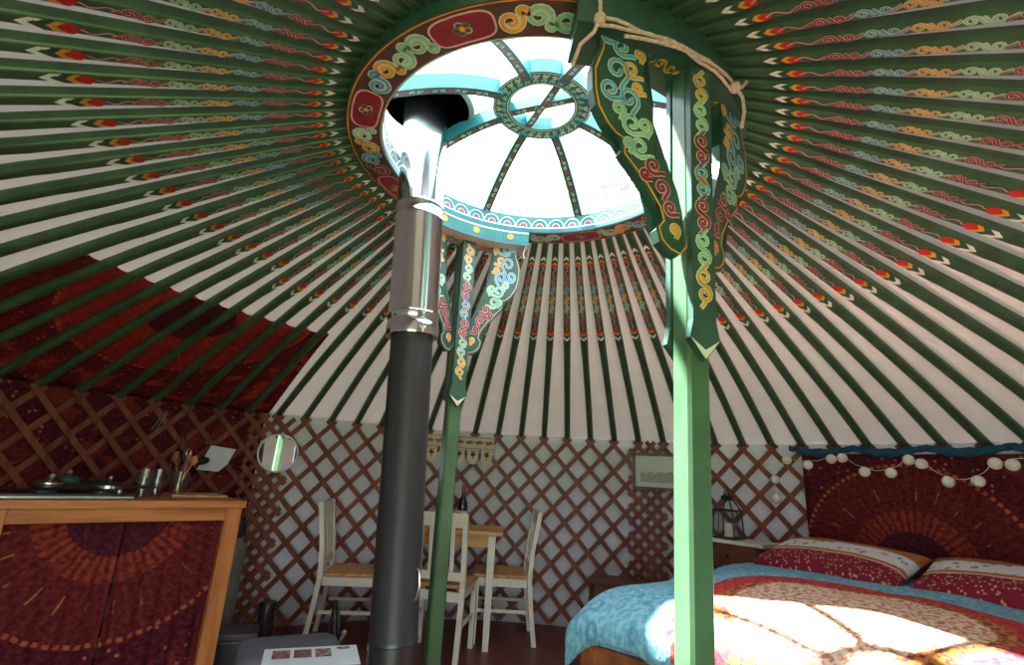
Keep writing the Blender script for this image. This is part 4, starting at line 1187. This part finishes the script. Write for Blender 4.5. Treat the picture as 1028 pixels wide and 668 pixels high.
# ------------------------------------------------------------------ bed
bo = Vector((.27, .42, 0)); BU = Vector((.71, .704, 0)).normalized(); BV = Vector((BU.y, -BU.x, 0))
BL, BW = 1.86, 1.42; BTOP = .725
BM = Matrix((BU, BV, Vector((0, 0, 1)))).transposed().to_4x4(); BM.translation = bo     # x foot->head, y left->right
bed = thing('bed', 'wooden double bed with panelled footboard at the right', 'bed', bo)
def bbox(name, a, c, mat, bev=.006):
    b = MB(); b.box(a, c, 0, BM, bev); return b.build(name, mat, bed, origin=bo)
bbox('mattress', (.05, .03, .38), (BL-.02, BW-.03, .64), M['paper'], .04)
bbox('footboard', (.0, .02, .05), (.03, BW-.02, .56), M['bedwood'])
for y in (.0, BW-.07): bbox('leg', (-.012, y, 0), (.05, y+.07, .60), M['bedwood'])
for y in (.0, BW-.07): bbox('leg', (BL-.06, y, 0), (BL, y+.07, .62), M['bedwood'])
for y in (.012, BW-.042): bbox('side_rail', (.051, y, .2), (BL-.061, y+.03, .375), M['bedwood'])
b = MB()
for y0, y1 in ((.12, .66), (.77, 1.30)):
    for a_, c_ in (((-.008, y0, .12), (-.0005, y1, .15)), ((-.008, y0, .46), (-.0005, y1, .49)), ((-.008, y0, .15), (-.0005, y0+.03, .46)), ((-.008, y1-.03, .15), (-.0005, y1, .46))): b.box(a_, c_, 0, BM)
b.build('moulding', M['bedwood'], bed, origin=bo)

def duvet_z(x, y):
    """height of the cover over bed-local (x, y)"""
    puff = .025*math.sin(PI*min(1, max(0, x/BL)))*math.sin(PI*min(1, max(0, y/BW)))
    n_ = noise.noise(Vector((x*2.6, y*2.6, 0)))*.016+noise.noise(Vector((x*7, y*7, 3)))*.006
    def drop(d):   # d: distance inside the edge (negative = hanging)
        return 0 if d > .22 else -.050*((.22-d)/.22)**2 if d > 0 else -.050
    z = BTOP+puff+n_+drop(x)+drop(y)*.55+drop(BW-y)*.4
    return z
b = MB(); OX0, OX1, OY = -.03, BL-.18, .04
NU, NV = 64, 60
def dv(u, v):
    s = u*(OX1-OX0+.14)-.14       # along the cloth; the first .22 hangs over the foot
    y = -OY+(BW+2*OY)*v
    hang_y = max(0, -y, y-BW)
    if s < 0:
        d = -s; x = OX0-.012*math.sin(y*11)*min(1, d*6); edge = .07+.02*math.sin(y*5.2+.5)+.06*math.exp(-((y+.02)/.07)**2)
        z = duvet_z(0, min(max(y, 0), BW))-min(d, edge)-.002
        x -= .012
    else:
        x = OX0+s; z = duvet_z(max(x, 0), min(max(y, 0), BW))
        if x < 0: z -= .012*(-x/.05)
    z -= hang_y*1.2
    return BM @ Vector((x, y, z))
b.grid(dv, NU, NV, 0, lambda u, v: (u*2-1, v*2-1))
o = b.build('duvet', M['duvet'], smooth=True, origin=bo+Vector((0, 0, .6)), recalc=False, angle=180)
sm = o.modifiers.new('thick', 'SOLIDIFY'); sm.thickness = .02; sm.offset = -1
ss = o.modifiers.new('sub', 'SUBSURF'); ss.levels = 1; ss.render_levels = 1
tag(o, 'blue, red and cream printed duvet spread over the bed', 'duvet')

def pillow(x, y, rz, tilt, zc, label):
    """local: x across the bed, y from front (foot side) to back"""
    b = MB(); n = 26; L2, W2_, H2_ = .355, .24, .072
    T = BM @ Matrix.Translation((x, y, zc)) @ Matrix.Rotation(-PI/2+rz, 4, 'Z') @ Matrix.Rotation(tilt, 4, 'X')
    for side in (1, -1):
        def fn(u, v):
            a, c_ = u*2-1, v*2-1
            pin = 1-.07*(a*a)*(1-abs(c_))-.0
            h = H2_*max(0, (1-abs(a)**2.6))**.5*max(0, (1-abs(c_)**2.6))**.5
            h += .006*noise.noise(Vector((a*3, c_*3, x+side)))*(1 if h > .01 else 0)
            ex = L2*a*(1-.06*(1-abs(a))*0-.05*c_*c_*0); ey = W2_*c_*(1-.06*(1-a*a)*0)
            return T @ Vector((ex*(1-.05*(1-c_*c_)), ey*(1-.05*(1-a*a)), side*h))
        b.grid(fn, n, n, 0, lambda u, v: (u*1.4, v))
    bmx = b.build('pillow', M['pillow'], smooth=True, origin=T.translation, recalc=False, angle=180)
    bm = bmesh.new(); bm.from_mesh(bmx.data); bmesh.ops.remove_doubles(bm, verts=bm.verts[:], dist=.0008); bmesh.ops.recalc_face_normals(bm, faces=bm.faces[:]); bm.to_mesh(bmx.data); bm.free()
    tag(bmx, label, 'pillow', 'banded pillows at the bed head')
pillow(BL-.34, .50, R(12), R(13), BTOP+.085, 'red and white banded pillow nearest the nightstand')
pillow(BL-.43, 1.20, R(8), R(13), BTOP+.082, 'red and white banded pillow at the right edge of the photo')

# low bench behind the bed
q = on_tap(628, 590, RW-.30); bt = math.degrees(math.atan2(q.x, q.y))
T = wall_T(bt, RW-.28, 0); bl_ = Vector(T.translation)
be = thing('bench', 'low brown wooden bench against the lattice behind the bed', 'bench', bl_)
b = MB(); b.box((-.27, -.13, .405), (.40, .14, .44), 0, T, .006); b.build('seat', M['walnut'], be, origin=bl_)
b = MB(); b.box((-.235, .105, .32), (.365, .125, .404), 0, T); b.build('apron', M['walnut'], be, origin=bl_)
for x in (-.25, .345):
    for y in (-.115, .09):
        b = MB(); b.box((x, y, 0), (x+.035, y+.035, .404), 0, T); b.build('leg', M['walnut'], be, origin=bl_)

# ------------------------------------------------------------------ tree outside, seen hazily through the crown
def tree(az, dist, hc_, rad, label):
    base = pol(az, dist, -.06); t = thing('tree', label, 'tree', base)
    b = MB(); b.tube([base, base+Vector((.1, 0, hc_*.5)), base+Vector((0, .1, hc_))], [.16, .11, .04], 10); b.build('trunk', M['walnut'], t, smooth=True, origin=base)
    b = MB(); rn = random.Random(int(az)+5)
    for i in range(2600):
        while True:
            v = Vector((rn.uniform(-1, 1), rn.uniform(-1, 1), rn.uniform(-1, 1)))
            if .3 < v.length < 1: break
        p = base+Vector((v.x*rad, v.y*rad, hc_+v.z*rad*.9)); s = .09+.06*rn.random()
        q = Vector((rn.uniform(-1, 1), rn.uniform(-1, 1), rn.uniform(-.3, 1))).normalized(); u = q.orthogonal().normalized(); w = q.cross(u)
        b.add([p-u*s, p+w*s*.5, p+u*s, p-w*s*.5], [(0, 1, 2, 3)])
    b.build('foliage', paint('leaf_green', rgb(50, 54, 32), .7, .3, 3), t, origin=base, recalc=False)
tree(11, 7.5, 5.6, 1.7, 'pale sunlit tree seen through the crown skylight')

# ------------------------------------------------------------------ light
wd = D.worlds.new('World'); sc.world = wd; wd.use_nodes = True
nt = wd.node_tree; bg = nt.nodes['Background']
tc = nt.nodes.new('ShaderNodeTexCoord'); nz = nt.nodes.new('ShaderNodeTexNoise'); nz.inputs['Scale'].default_value = 2.2; nz.inputs['Detail'].default_value = 4
mx = nt.nodes.new('ShaderNodeMix'); mx.data_type = 'RGBA'
nt.links.new(tc.outputs['Generated'], nz.inputs['Vector']); nt.links.new(nz.outputs[0], mx.inputs[0])
mx.inputs[6].default_value = (.72, .86, 1, 1); mx.inputs[7].default_value = (1, 1, 1, 1)
nt.links.new(mx.outputs[2], bg.inputs[0]); bg.inputs[1].default_value = 2.7
sun = D.lights.new('sun', 'SUN'); sun.energy = 27; sun.angle = R(1.6); sun.color = (1, .98, .95)
so = D.objects.new('sun', sun); C.objects.link(so)
SD = Vector((-.80, .25, 1.60)).normalized()
so.rotation_euler = SD.to_track_quat('Z', 'Y').to_euler(); so.location = SD*20
for nm, loc, rot, sx, sy in (('skylight_portal', (0, 0, 2.75), (0, 0, 0), 1.3, 1.3), ('fill_doorway_portal', (0, -RW-.1, .78), (PI/2, 0, 0), 1.6, 1.5)):
    pl = D.lights.new(nm, 'AREA'); pl.shape = 'RECTANGLE'; pl.size = sx; pl.size_y = sy; pl.cycles.is_portal = True
    po = D.objects.new(nm, pl); C.objects.link(po); po.location = loc; po.rotation_euler = rot

sc.view_settings.view_transform = 'Standard'; sc.view_settings.look = 'None'
sc.view_settings.exposure = 1.5; sc.view_settings.gamma = 1.0; sc.view_settings.use_curve_mapping = False
sc.cycles.max_bounces = 10; sc.cycles.diffuse_bounces = 6; sc.cycles.transparent_max_bounces = 12
sc.cycles.use_denoising = True; sc.cycles.sample_clamp_indirect = 8
